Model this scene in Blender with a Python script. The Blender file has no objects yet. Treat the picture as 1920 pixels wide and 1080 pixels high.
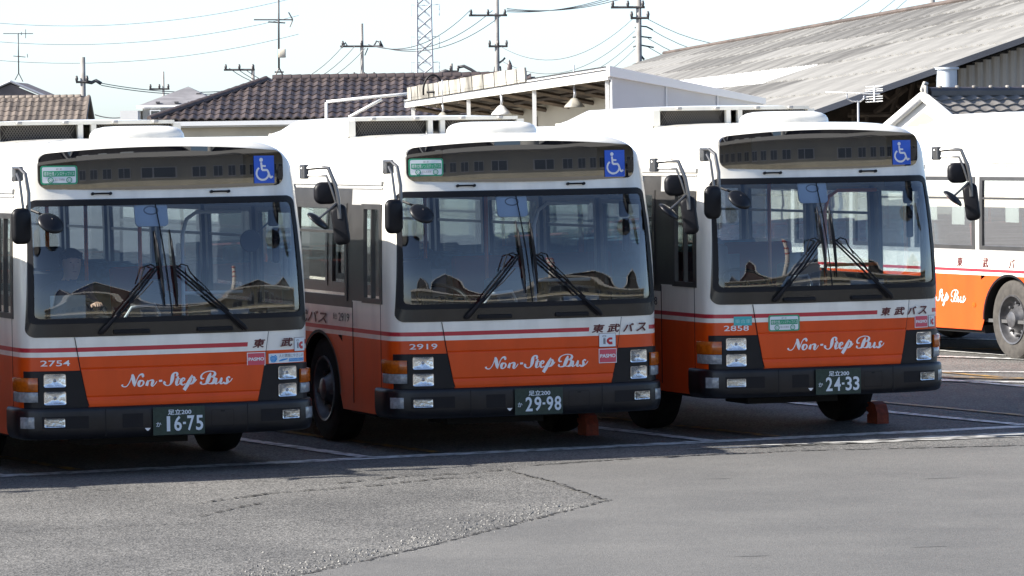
import bpy, bmesh, math, random
import numpy as np
from mathutils import Matrix, Vector
random.seed(7)
sc = bpy.context.scene
COL = sc.collection
PI = math.pi
R = math.radians

# ------------------------------------------------------------------ camera
CAM_H = 2.7756; FPX = 8001.0; PITCH = -0.03632; ROLL = 0.01426
cd = bpy.data.cameras.new('camera'); cam = bpy.data.objects.new('camera', cd); COL.objects.link(cam)
cd.sensor_width = 36.0; cd.lens = FPX / 1920 * 36.0; cd.clip_start = 0.5; cd.clip_end = 3000
cam.matrix_world = Matrix.Translation((0, 0, CAM_H)) @ Matrix.Rotation(PI/2 + PITCH, 4, 'X') @ Matrix.Rotation(-ROLL, 4, 'Z')
sc.camera = cam

# ------------------------------------------------------------------ light
SUN_TO = Vector((-1.433, -0.314, 1.0)).normalized()
SUN_EL = math.asin(SUN_TO.z); SUN_ROT = math.atan2(SUN_TO.x, SUN_TO.y)
w = bpy.data.worlds.new('World'); sc.world = w; w.use_nodes = True
wn = w.node_tree
sky = wn.nodes.new('ShaderNodeTexSky'); sky.sky_type = 'NISHITA'; sky.sun_disc = False
sky.sun_elevation = SUN_EL; sky.sun_rotation = SUN_ROT
sky.altitude = 20; sky.air_density = 0.55; sky.dust_density = 0.8; sky.ozone_density = 1.0
wn.links.new(sky.outputs[0], wn.nodes['Background'].inputs[0])
wn.nodes['Background'].inputs[1].default_value = 0.115
sd = bpy.data.lights.new('sun', 'SUN'); sun = bpy.data.objects.new('sun', sd); COL.objects.link(sun)
sd.energy = 5.0; sd.angle = R(0.55); sd.color = (1.0, 0.945, 0.86)
sun.rotation_euler = (-SUN_TO).to_track_quat('-Z', 'Y').to_euler()
sc.view_settings.view_transform = 'Standard'; sc.view_settings.look = 'None'
sc.view_settings.gamma = 1.0; sc.view_settings.exposure = 1.36
sc.view_settings.use_curve_mapping = False

# ------------------------------------------------------------------ materials
MATS = {}
def mat(name, col=(.5, .5, .5), rough=.5, metal=0., spec=.5, coat=0., noise=0., nscale=8., bump=0., bscale=60., detail=4., ndir=None, nlo=.4, nhi=.6, col2=None):
    if name in MATS: return MATS[name]
    m = bpy.data.materials.new(name); m.use_nodes = True; MATS[name] = m
    nt = m.node_tree; b = nt.nodes['Principled BSDF']
    b.inputs['Base Color'].default_value = (*col, 1); b.inputs['Roughness'].default_value = rough
    b.inputs['Metallic'].default_value = metal; b.inputs['Specular IOR Level'].default_value = spec
    b.inputs['Coat Weight'].default_value = coat; b.inputs['Coat Roughness'].default_value = .05
    if noise or bump:
        tc = nt.nodes.new('ShaderNodeTexCoord'); mp = nt.nodes.new('ShaderNodeMapping')
        nt.links.new(tc.outputs['Object'], mp.inputs[0])
        if ndir: mp.inputs['Scale'].default_value = ndir
    if noise:
        n = nt.nodes.new('ShaderNodeTexNoise'); n.inputs['Scale'].default_value = nscale; n.inputs['Detail'].default_value = detail
        nt.links.new(mp.outputs[0], n.inputs['Vector'])
        r = nt.nodes.new('ShaderNodeValToRGB'); r.color_ramp.elements[0].position = nlo; r.color_ramp.elements[1].position = nhi
        c2 = col2 or tuple(c*(1-noise) for c in col)
        r.color_ramp.elements[0].color = (*c2, 1); r.color_ramp.elements[1].color = (*col, 1)
        nt.links.new(n.outputs[0], r.inputs[0]); nt.links.new(r.outputs[0], b.inputs['Base Color'])
    if bump:
        n2 = nt.nodes.new('ShaderNodeTexNoise'); n2.inputs['Scale'].default_value = bscale; n2.inputs['Detail'].default_value = 3
        nt.links.new(mp.outputs[0], n2.inputs['Vector'])
        bp = nt.nodes.new('ShaderNodeBump'); bp.inputs['Strength'].default_value = bump; bp.inputs['Distance'].default_value = .01
        nt.links.new(n2.outputs[0], bp.inputs['Height']); nt.links.new(bp.outputs[0], b.inputs['Normal'])
    return m
def glass(name, tint, ior=1.5, boost=1.7, rough=0.0):
    if name in MATS: return MATS[name]
    m = bpy.data.materials.new(name); m.use_nodes = True; MATS[name] = m
    nt = m.node_tree; nt.nodes.remove(nt.nodes['Principled BSDF']); out = nt.nodes['Material Output']
    t = nt.nodes.new('ShaderNodeBsdfTransparent'); t.inputs[0].default_value = (*tint, 1)
    g = nt.nodes.new('ShaderNodeBsdfGlossy'); g.inputs['Roughness'].default_value = rough; g.inputs[0].default_value = (1, 1, 1, 1)
    f = nt.nodes.new('ShaderNodeFresnel'); f.inputs[0].default_value = ior
    mu = nt.nodes.new('ShaderNodeMath'); mu.operation = 'MULTIPLY'; mu.inputs[1].default_value = boost; mu.use_clamp = True
    mx = nt.nodes.new('ShaderNodeMixShader')
    nt.links.new(f.outputs[0], mu.inputs[0]); nt.links.new(mu.outputs[0], mx.inputs[0])
    nt.links.new(t.outputs[0], mx.inputs[1]); nt.links.new(g.outputs[0], mx.inputs[2]); nt.links.new(mx.outputs[0], out.inputs[0])
    return m

M_WHITE = mat('white_paint', (.82, .79, .70), .28, coat=.4, noise=.20, nscale=5.0, nlo=.25, nhi=.55, ndir=(1,1,.22), detail=6, bump=.05, bscale=3.5)
M_ORANGE = mat('orange_paint', (.70, .074, .004), .36, spec=.35, coat=.12, noise=.20, nscale=4.0, nlo=.25, nhi=.6, ndir=(1,1,.3), detail=6, bump=.05, bscale=3.5)
M_RED = mat('red_stripe', (.46, .02, .035), .3, coat=.3)
M_BAND = mat('dark_window_band', (.042, .040, .039), .35, noise=.3, nscale=4)
M_GREYP = mat('grey_panel', (.36, .355, .34), .4, noise=.15, nscale=6)
M_BLACK = mat('black_rubber', (.008, .008, .010), .45, spec=.22, bump=.1, bscale=90)
M_GLOSSBLACK = mat('gloss_black', (.012, .012, .014), .08, spec=.6)
M_DARKPANEL = mat('dark_gloss_panel', (.022, .021, .020), .20, spec=.5, noise=.2, nscale=5)
M_BUMPER = mat('bumper_plastic', (.011, .011, .013), .33, spec=.38, noise=.3, nscale=7, bump=.08, bscale=200)
M_BEZEL = mat('bezel_plastic', (.008, .0085, .011), .38, spec=.28, noise=.2, nscale=9)
M_CHROME = mat('chrome', (.75, .75, .75), .10, metal=1)
M_STEEL = mat('brushed_arm', (.13, .13, .13), .3, metal=.6)
M_LENS = glass('lamp_lens', (.93, .95, .96), 1.5, 1.6)
M_AMBER = mat('amber_lens', (.48, .105, .006), .14, spec=.6, noise=.25, nscale=30)
M_CLEARL = mat('clear_side_lens', (.30, .32, .33), .12, spec=.6, noise=.3, nscale=30)
M_WS = glass('windshield_glass', (.72, .80, .90), 1.52, 1.95)
M_SIDEG = glass('side_glass', (.86, .91, .90), 1.5, .75)
M_DEST = mat('destination_glass', (.008, .008, .011), .0, spec=.9, coat=.12)
M_DISP = mat('destination_display', (.024, .025, .029), .0, spec=.9, coat=.12)
for m_ in (M_DEST, M_DISP): m_.node_tree.nodes['Principled BSDF'].inputs['Coat Roughness'].default_value = 0.0; m_.node_tree.nodes['Principled BSDF'].inputs['Coat IOR'].default_value = 1.7
M_TYRE = mat('tyre_rubber', (.010, .010, .010), .85, spec=.2, noise=.4, nscale=12, bump=.3, bscale=80)
M_TYRED = mat('dusty_tyre', (.055, .050, .044), .85, noise=.3, nscale=14, bump=.3, bscale=80)
M_RIM = mat('wheel_rim_steel', (.10, .10, .105), .4, metal=.4, noise=.3, nscale=12)
M_UNDER = mat('underbody', (.010, .010, .010), .9)
M_INT = mat('interior_grey', (.16, .165, .165), .7)
M_INTD = mat('interior_dark', (.03, .031, .034), .7)
M_FLOOR = mat('interior_floor', (.07, .07, .07), .7)
M_SEAT = mat('seat_fabric', (.05, .12, .18), .9, noise=.3, nscale=20)
M_SEATR = mat('seat_fabric_red', (.22, .04, .04), .9)
M_POLE = mat('orange_pole', (.62, .13, .02), .35)
M_TWHITE = mat('decal_white', (.80, .79, .78), .4)
M_TBROWN = mat('decal_brown', (.10, .014, .014), .4)
M_TBLACK = mat('decal_black', (.03, .03, .035), .4)
M_TGREY = mat('decal_grey', (.22, .22, .23), .4)
M_GREEN = mat('decal_green', (.02, .30, .15), .35)
M_TEAL = mat('decal_teal', (.06, .42, .42), .35)
M_BLUE = mat('decal_blue', (.012, .10, .56), .3)
M_BLUE2 = mat('decal_light_blue', (.03, .28, .62), .35)
M_PINK = mat('decal_pink', (.60, .075, .11), .35)
M_CREAMST = mat('decal_cream', (.72, .76, .76), .4)
M_PLATE = mat('plate_green', (.012, .035, .024), .45, noise=.3, nscale=30)
M_PLATET = mat('plate_lettering', (.62, .68, .72), .5)
M_CHOCK = mat('orange_rubber', (.22, .034, .010), .7, noise=.35, nscale=25)

# ------------------------------------------------------------------ mesh helpers
class MB:
    def __init__(s): s.v = []; s.f = []; s.m = []
    def add(s, vs, fs, mi=0):
        o = len(s.v); s.v += [tuple(p) for p in vs]; s.f += [tuple(i+o for i in f) for f in fs]; s.m += [mi]*len(fs); return s
    def box(s, c, d, mi=0, M=None):
        x, y, z = d[0]/2, d[1]/2, d[2]/2
        vs = [Vector(p) for p in ((-x,-y,-z),(x,-y,-z),(x,y,-z),(-x,y,-z),(-x,-y,z),(x,-y,z),(x,y,z),(-x,y,z))]
        if M is not None: vs = [M @ p for p in vs]
        vs = [p + Vector(c) for p in vs]
        return s.add(vs, [(0,3,2,1),(4,5,6,7),(0,1,5,4),(1,2,6,5),(2,3,7,6),(3,0,4,7)], mi)
    def bbox(s, c, d, b, mi=0, M=None):
        "box with bevelled vertical edges and softened top/bottom"
        x, y, z = d[0]/2, d[1]/2, d[2]/2; b = min(b, x*.9, y*.9, z*.9)
        def ring(xx, yy, zz):
            r = b; pts = []
            for cx, cy, a0 in ((xx-r, yy-r, 0), (-xx+r, yy-r, 90), (-xx+r, -yy+r, 180), (xx-r, -yy+r, 270)):
                for i in range(4):
                    a = R(a0 + i*30); pts.append(Vector((cx+r*math.cos(a), cy+r*math.sin(a), zz)))
            return pts
        rs = [ring(x-b*.5, y-b*.5, -z), ring(x, y, -z+b*.5), ring(x, y, z-b*.5), ring(x-b*.5, y-b*.5, z)]
        vs = [p for r_ in rs for p in r_]
        if M is not None: vs = [M @ p for p in vs]
        vs = [p + Vector(c) for p in vs]; n = 16; fs = []
        for k in range(3):
            for i in range(n): j = (i+1) % n; fs.append((k*n+i, k*n+j, (k+1)*n+j, (k+1)*n+i))
        fs.append(tuple(range(n-1, -1, -1))); fs.append(tuple(range(3*n, 4*n)))
        return s.add(vs, fs, mi)
    def tube(s, pts, r, n=8, mi=0, caps=True):
        pts = [Vector(p) for p in pts]; m = len(pts)
        rs = r if isinstance(r, (list, tuple)) else [r]*m
        t0 = (pts[1]-pts[0]).normalized(); up = Vector((0,0,1)) if abs(t0.z) < .9 else Vector((1,0,0))
        u = t0.cross(up).normalized(); vs = []; fs = []
        for i in range(m):
            a = pts[max(i-1,0)]; b = pts[min(i+1,m-1)]; t = (b-a).normalized()
            u = (u - t*u.dot(t)).normalized(); v = t.cross(u)
            for k in range(n):
                an = 2*PI*k/n; vs.append(pts[i] + (u*math.cos(an) + v*math.sin(an))*rs[i])
        for i in range(m-1):
            for k in range(n):
                j = (k+1) % n; fs.append((i*n+k, i*n+j, (i+1)*n+j, (i+1)*n+k))
        if caps: fs.append(tuple(range(n-1,-1,-1))); fs.append(tuple((m-1)*n+k for k in range(n)))
        return s.add(vs, fs, mi)
    def grid(s, P, mi=0, flip=False):
        nr = len(P); nc = len(P[0]); vs = [p for row in P for p in row]; fs = []
        for i in range(nr-1):
            for j in range(nc-1):
                q = (i*nc+j, i*nc+j+1, (i+1)*nc+j+1, (i+1)*nc+j); fs.append(q[::-1] if flip else q)
        return s.add(vs, fs, mi)
    def lathe(s, prof, n, M=None, mi=0, c=(0,0,0)):
        "profile (axial, radius) about local X"
        vs = []; fs = []; m = len(prof)
        for k in range(n):
            a = 2*PI*k/n
            for ax, r in prof:
                p = Vector((ax, r*math.cos(a), r*math.sin(a))); vs.append((M @ p if M is not None else p) + Vector(c))
        for k in range(n):
            j = (k+1) % n
            for i in range(m-1): fs.append((k*m+i, k*m+i+1, j*m+i+1, j*m+i))
        return s.add(vs, fs, mi)
    def build(s, name, mats, parent=None, smooth=False, loc=None, rotz=None, angle=None):
        me = bpy.data.meshes.new(name); me.from_pydata(s.v, [], s.f)
        if not isinstance(mats, (list, tuple)): mats = [mats]
        for m in mats: me.materials.append(m)
        if len(mats) > 1: me.polygons.foreach_set('material_index', s.m)
        if smooth:
            me.shade_smooth()
            if angle: me.set_sharp_from_angle(angle=R(angle))
        me.update()
        o = bpy.data.objects.new(name, me); COL.objects.link(o)
        if parent is not None: o.parent = parent
        if loc is not None: o.location = loc
        if rotz is not None: o.rotation_euler = (0, 0, rotz)
        return o
def tag(o, label=None, cat=None, group=None, kind=None):
    if label: o['label'] = label
    if cat: o['category'] = cat
    if group: o['group'] = group
    if kind: o['kind'] = kind
    return o
def empty(name, loc=(0,0,0), rotz=0.):
    o = bpy.data.objects.new(name, None); COL.objects.link(o); o.location = loc; o.rotation_euler = (0,0,rotz); o.empty_display_size = .3
    return o
def inst(name, me, M, parent):
    o = bpy.data.objects.new(name, me); COL.objects.link(o); o.parent = parent; o.matrix_local = M; return o
def pchip(xs, ys):
    xs = np.array(xs, float); ys = np.array(ys, float); h = np.diff(xs); d = np.diff(ys)/h
    m = np.zeros(len(xs)); m[0] = d[0]; m[-1] = d[-1]
    for i in range(1, len(xs)-1):
        if d[i-1]*d[i] > 0:
            w1 = 2*h[i]+h[i-1]; w2 = h[i]+2*h[i-1]; m[i] = (w1+w2)/(w1/d[i-1]+w2/d[i])
    def f(x):
        x = min(max(x, xs[0]), xs[-1]); i = min(max(int(np.searchsorted(xs, x))-1, 0), len(xs)-2)
        t = (x-xs[i])/h[i]; t2 = t*t; t3 = t2*t
        return float((2*t3-3*t2+1)*ys[i] + (t3-2*t2+t)*h[i]*m[i] + (-2*t3+3*t2)*ys[i+1] + (t3-t2)*h[i]*m[i+1])
    return f
def catmull(pts, sub=5):
    P = [np.array(p, float) for p in pts]; P = [2*P[0]-P[1]] + P + [2*P[-1]-P[-2]]; out = []
    for i in range(1, len(P)-2):
        for k in range(sub):
            t = k/sub
            out.append(.5*((2*P[i]) + (-P[i-1]+P[i+1])*t + (2*P[i-1]-5*P[i]+4*P[i+1]-P[i+2])*t*t + (-P[i-1]+3*P[i]-3*P[i+1]+P[i+2])*t**3))
    out.append(P[-2]); return out
def at(px, py, D):
    "world point at depth D (metres along +Y) seen at photo pixel px,py"
    dx, dy = px-960, py-540; c, s = math.cos(ROLL), math.sin(ROLL); X = c*dx-s*dy; Y = s*dx+c*dy
    c, s = math.cos(PITCH), math.sin(PITCH); r = Vector((X, FPX*c+Y*s, FPX*s-Y*c))
    return Vector((0,0,CAM_H)) + r*(D/r.y)
TXT = {}
def text2d(s, bold=0., shear=0.):
    key = (s, bold, shear)
    if key in TXT: return TXT[key]
    c = bpy.data.curves.new('txt', 'FONT'); c.body = s; c.size = 1; c.offset = bold; c.shear = shear; c.resolution_u = 3
    o = bpy.data.objects.new('txt', c); COL.objects.link(o)
    me = bpy.data.meshes.new_from_object(o.evaluated_get(bpy.context.evaluated_depsgraph_get()))
    vs = [(v.co.x, v.co.y) for v in me.vertices]; fs = [tuple(p.vertices) for p in me.polygons]
    bpy.data.objects.remove(o); bpy.data.curves.remove(c); bpy.data.meshes.remove(me)
    x0 = min(v[0] for v in vs); x1 = max(v[0] for v in vs); y0 = min(v[1] for v in vs); y1 = max(v[1] for v in vs)
    vs = [((x-x0)/(x1-x0), (y-y0)/(y1-y0)) for x, y in vs]
    # subdivide the glyph set by splitting long polygons is unnecessary at this size
    TXT[key] = (vs, fs); return TXT[key]

SCRIPT = {
 'N': [[(175,318,22),(185,340,12),(215,348,6),(245,335,6),(275,295,6),(300,240,7),(315,195,9),(325,178,14)],
       [(322,180,20),(328,220,34),(338,270,34),(345,315,26),(348,343,6)],
       [(350,340,6),(365,300,7),(385,245,8),(410,200,9),(435,180,14),(460,180,22),(468,200,22),(455,212,14)]],
 'o1': [[(455,262,10),(425,270,22),(408,300,27),(410,330,20),(435,337,10),(465,315,14),(475,285,18),(465,265,12),(452,261,8)]],
 'n1': [[(540,258,14),(528,290,26),(515,332,26)], [(522,300,6),(550,268,9),(590,255,14),(605,268,26),(595,300,26),(588,325,20),(605,335,9),(640,300,6),(660,270,5)]],
 'hy': [[(690,266,18),(735,262,18)]],
 'S': [[(775,275,22),(762,295,22),(785,322,10),(820,326,8),(850,305,16),(868,265,30),(878,225,34),(885,190,30),(900,162,16),(925,152,12),(945,162,22),(945,185,20),(928,200,8)]],
 't': [[(962,202,14),(945,250,26),(932,295,26),(935,320,14),(960,315,7),(985,290,5)], [(922,240,8),(988,234,8)]],
 'e': [[(1000,275,6),(1040,258,10),(1050,235,14),(1025,228,14),(1000,260,24),(998,295,24),(1020,318,12),(1060,300,6)]],
 'p': [[(1158,182,10),(1130,240,30),(1090,310,34),(1040,388,32)], [(1120,250,6),(1150,215,10),(1180,215,20),(1185,245,26),(1165,285,22),(1130,305,10),(1110,300,6)], [(1165,300,7),(1200,265,5),(1220,240,5)]],
 'B': [[(1420,150,10),(1400,200,34),(1370,270,34),(1345,300,16),(1300,308,8),(1275,292,18),(1288,275,16)],
       [(1325,230,8),(1290,232,16),(1282,205,18),(1300,172,12),(1340,145,8),(1400,130,8),(1460,135,10),(1480,160,24),(1465,190,24),(1430,205,10),(1410,208,6)],
       [(1430,208,6),(1465,215,18),(1470,245,30),(1450,285,26),(1410,300,10),(1370,295,6)]],
 'u': [[(1503,222,14),(1490,260,26),(1485,290,24),(1500,300,9),(1535,275,6),(1560,235,7)], [(1575,216,16),(1562,255,26),(1555,290,20),(1575,300,7),(1600,275,5)]],
 's': [[(1600,280,20),(1615,296,14),(1650,285,24),(1655,255,26),(1650,225,18),(1675,205,12),(1692,218,16)], [(1655,293,7),(1700,260,5),(1725,225,5)]],
 'O': [[(330,190,12),(270,215,24),(225,270,28),(240,325,22),(300,335,12),(365,295,22),(385,235,24),(350,190,14),(310,185,8),(290,215,5),(330,225,5)]],
}
def script_strokes(word):
    "strokes as (x, y, width) in metres from the baseline start; returns lists"
    if word == 'non': keys = ['N','o1','n1','hy','S','t','e','p','B','u','s']; shift = {}
    else: keys = ['O','n1','e','hy','S','t','p','B','u','s']; shift = {'n1': -120, 'e': -480, 'hy': -80, 'S': -80, 't': -80, 'p': -150, 'B': -130, 'u': -130, 's': -130}
    out = []
    for kx in keys:
        for st in SCRIPT[kx]:
            out.append([((x+shift.get(kx,0)-165)*6.147e-4, (345-60*(x-165)/1535-y)*6.1e-4, wd*6.1e-4) for x, y, wd in st])
    return out


# ================================================================== GROUND (structure)
def asphalt(name, c0, c1, grain, contrast, bumps, stain=.25):
    m = bpy.data.materials.new(name); m.use_nodes = True; nt = m.node_tree; b = nt.nodes['Principled BSDF']
    tc = nt.nodes.new('ShaderNodeTexCoord')
    v = nt.nodes.new('ShaderNodeTexVoronoi'); v.inputs['Scale'].default_value = grain; nt.links.new(tc.outputs['Object'], v.inputs['Vector'])
    r = nt.nodes.new('ShaderNodeValToRGB'); nt.links.new(v.outputs['Color'], r.inputs[0])
    r.color_ramp.elements[0].position = .5-contrast; r.color_ramp.elements[1].position = .5+contrast
    r.color_ramp.elements[0].color = (*c0, 1); r.color_ramp.elements[1].color = (*c1, 1)
    n = nt.nodes.new('ShaderNodeTexNoise'); n.inputs['Scale'].default_value = .55; n.inputs['Detail'].default_value = 8; n.inputs['Roughness'].default_value = .65
    nt.links.new(tc.outputs['Object'], n.inputs['Vector'])
    r2 = nt.nodes.new('ShaderNodeValToRGB'); nt.links.new(n.outputs[0], r2.inputs[0])
    r2.color_ramp.elements[0].position = .35; r2.color_ramp.elements[1].position = .68
    r2.color_ramp.elements[0].color = (1-stain,)*3 + (1,); r2.color_ramp.elements[1].color = (1.05, 1.04, 1.02, 1)
    mx = nt.nodes.new('ShaderNodeMix'); mx.data_type = 'RGBA'; mx.blend_type = 'MULTIPLY'; mx.inputs['Factor'].default_value = 1
    nt.links.new(r.outputs[0], mx.inputs['A']); nt.links.new(r2.outputs[0], mx.inputs['B']); nt.links.new(mx.outputs['Result'], b.inputs['Base Color'])
    b.inputs['Roughness'].default_value = .85; b.inputs['Specular IOR Level'].default_value = .3
    bp = nt.nodes.new('ShaderNodeBump'); bp.inputs['Strength'].default_value = bumps; bp.inputs['Distance'].default_value = .006
    nt.links.new(v.outputs['Distance'], bp.inputs['Height']); nt.links.new(bp.outputs[0], b.inputs['Normal'])
    return m
M_ASPH = asphalt('coarse_asphalt', (.048,.048,.046), (.215,.210,.200), 64, .38, .9, .36)
M_ASPH2 = asphalt('smooth_asphalt', (.098,.097,.093), (.158,.155,.149), 90, .4, .5, .22)
M_LINE = mat('road_paint_white', (.60,.60,.58), .6, noise=.55, nscale=9, nlo=.36, nhi=.56, col2=(.14,.138,.13), detail=8)
M_YEL = mat('road_paint_yellow', (.34,.19,.025), .6, noise=.75, nscale=6, nlo=.42, nhi=.62, col2=(.06,.055,.045), detail=8)
M_CRACK = mat('crack_dark', (.022,.021,.02), .95)
g = MB(); g.add([(-500,-300,0),(500,-300,0),(500,900,0),(-500,900,0)], [(0,1,2,3)])
ground = g.build('ground', M_ASPH); tag(ground, 'coarse grey asphalt ground of the bus depot', kind='structure')
rj = random.Random(3)
def jitter_line(pts, step, amp):
    out = []
    for a, b in zip(pts[:-1], pts[1:]):
        a = Vector((*a, 0)); b = Vector((*b, 0)); n = max(1, int((b-a).length/step)); d = (b-a).normalized(); p = Vector((-d.y, d.x, 0))
        for i in range(n): out.append(a + (b-a)*(i/n) + p*rj.uniform(-amp, amp))
    out.append(Vector((*pts[-1], 0))); return out
edge_a = jitter_line([(-3.2,22.5),(-1.372,26.85),(-.735,28.3),(-.02,30.12),(.70,31.98)], .06, .025)
edge_b = jitter_line([(.70,31.98),(.52,32.8),(.316,33.75),(-.02,34.88),(.157,35.45),(1.07,36.1),(2.465,36.65),(4.42,36.9),(14,38.5)], .06, .02)
poly = edge_a + edge_b[1:] + [Vector((40,38,0)), Vector((40,-40,0)), Vector((-10,-40,0)), Vector((-6,12,0))]
bm = bmesh.new(); vs = [bm.verts.new((p.x,p.y,.005)) for p in poly]; f = bm.faces.new(vs); bmesh.ops.triangulate(bm, faces=[f])
if bm.faces[:] and sum(fc.normal.z for fc in bm.faces) < 0: bmesh.ops.reverse_faces(bm, faces=bm.faces[:])
me = bpy.data.meshes.new('road'); bm.to_mesh(me); bm.free(); me.materials.append(M_ASPH2)
o = bpy.data.objects.new('road', me); COL.objects.link(o); tag(o, 'smoother newer asphalt laid over the older surface', kind='structure')
def crack(path, wmin, wmax, gap=.15, z=.0085):
    m = MB(); pts = jitter_line(path, .035, .028)
    for i in range(len(pts)-1):
        if rj.random() < gap: continue
        d = (pts[i+1]-pts[i]); p = Vector((-d.y, d.x, 0)).normalized(); w0 = rj.uniform(wmin, wmax); w1 = rj.uniform(wmin, wmax)
        a, b = pts[i], pts[i+1]
        m.add([(a.x-p.x*w0,a.y-p.y*w0,z),(b.x-p.x*w1,b.y-p.y*w1,z),(b.x+p.x*w1,b.y+p.y*w1,z),(a.x+p.x*w0,a.y+p.y*w0,z)], [(0,1,2,3)])
    return m.build('crack', M_CRACK, ground)
crack([(-2.6,24.2),(-1.372,26.85),(-.735,28.3),(-.02,30.12),(.70,31.98)], .004, .022, .2)
crack([(.157,35.45),(1.07,36.1),(2.465,36.65),(4.42,36.9),(6,37.2)], .01, .045, .2)
crack([(.70,31.98),(.52,32.8),(.316,33.75),(-.02,34.88)], .004, .014, .4)
crack([(-2.4,32.3),(-1.9,33.1),(-1.1,33.7),(-.6,34.3),(-.25,34.35)], .006, .028, .3)
crack([(-1.45,33.9),(-.9,34.55),(-.4,34.75),(-.05,35.1)], .006, .03, .3)
crack([(-2.3,31.2),(-2.05,31.9),(-1.9,32.3)], .006, .02, .4)
crack([(-4.2,29.6),(-3.2,30.4),(-2.3,30.6)], .004, .012, .5)
crack([(-3.3,33.6),(-2.6,34.2),(-1.6,34.35)], .004, .012, .5)
# loose stone chips beside the ragged joint
m = MB()
for i in range(1400):
    t = rj.random(); k = int(t*(len(edge_a)-1)*.75)+int(len(edge_a)*.2); k = min(k, len(edge_a)-1)
    p = edge_a[k] + Vector((-.28, .42, 0))*abs(rj.gauss(0,.55)) + Vector((rj.gauss(0,.1), rj.gauss(0,.15), 0)); s_ = rj.uniform(.004,.013); a = rj.uniform(0,6.28)
    q = [(p.x+s_*math.cos(a+j*2.09)*rj.uniform(.7,1.2), p.y+s_*math.sin(a+j*2.09)*rj.uniform(.7,1.2), .001) for j in range(3)]
    m.add(q+[(p.x,p.y,.001+s_*rj.uniform(.6,1.2))], [(0,1,3),(1,2,3),(2,0,3)])
o = m.build('stone_chips', mat('stone_chip', (.24,.235,.22), .9, noise=.6, nscale=30)); tag(o, 'loose stone chips along the ragged joint in the asphalt', 'gravel', kind='stuff')
def strip(a, b, wd, mt, name, z):
    a = Vector((*a,0)); b = Vector((*b,0)); d = (b-a).normalized(); p = Vector((-d.y,d.x,0))*wd/2; n = max(2,int((b-a).length/.12)); m = MB(); L = []; Rr = []
    for i in range(n+1):
        c = a+(b-a)*(i/n); L.append((*(c-p*rj.uniform(.9,1.06)).xy, z)); Rr.append((*(c+p*rj.uniform(.9,1.06)).xy, z))
    m.grid([L, Rr], flip=True); o = m.build(name, mt); tag(o, None, None, None, 'structure'); return o
strip((-13.2,31.1),(12.9,43.05), .26, M_LINE, 'front_line_marking', .0045)
FD = Vector((-.455,.89))
for k in range(-3, 5):
    p = Vector((-1.27,36.62)) + Vector((3.01,1.38))*k; e = p + FD*13
    strip(p, e, .15, M_LINE, 'bay_line_marking', .009)
    q = p + Vector((.62,.42)); strip(q, q+FD*12, .12, M_YEL, 'yellow_line_marking', .009)
for a, b, wd in [((3.9,46.9),(8.5,44.2),.16),((4.2,52.3),(9.5,47.2),.2),((4.6,56.5),(9.8,52.5),.2),((3.2,48.9),(8.5,46.7),.13)]:
    strip(a, b, wd, M_LINE, 'bay_line_marking', .013)
for a, b in [((4.2,54.4),(6.6,52.2)),((4.2,47.5),(6.4,46.0))]: strip(a, b, .18, M_YEL, 'yellow_line_marking', .014)
# tyre scuffs and oil spots on the smooth road
M_SCUFF = mat('tyre_scuff', (.088,.087,.084), .9, noise=.3, nscale=20)
for i in range(9):
    cx, cy = rj.uniform(.8,4.6), rj.uniform(27.5,35.5); L = rj.uniform(.12,.5); hw = rj.uniform(.006,.016); m = MB(); A = []; B = []
    for q in range(9):
        t = q/8; wv = hw*math.sin(PI*t)*rj.uniform(.6,1.2)+.001; x = cx+L*(t-.5); y = cy+.22*L*(t-.5)+rj.uniform(-.006,.006); A.append((x,y-wv*2,.0072)); B.append((x,y+wv*2,.0072))
    m.grid([A,B]); m.build('tyre_scuff', M_SCUFF, ground)
# pale worn patches near the line
m = MB()
for cx, cy, rx, ry in [(3.2,37.65,1.1,.16),(4.6,38.35,1.6,.22),(2.3,37.3,.7,.08)]:
    pts = [(cx+rx*math.cos(i/40*2*PI)*(1+.25*rj.uniform(-1,1))+.4*ry*math.sin(i/40*2*PI), cy+ry*math.sin(i/40*2*PI)*(1+.3*rj.uniform(-1,1))+.35*rx*math.cos(i/40*2*PI)*.9, .0065) for i in range(40)]
    m.add(pts, [tuple(range(40))])
o = m.build('worn_paint_patch', mat('worn_paint', (.36,.355,.335), .8, noise=.7, nscale=5, nlo=.42, nhi=.55, detail=9), ground)

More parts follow.
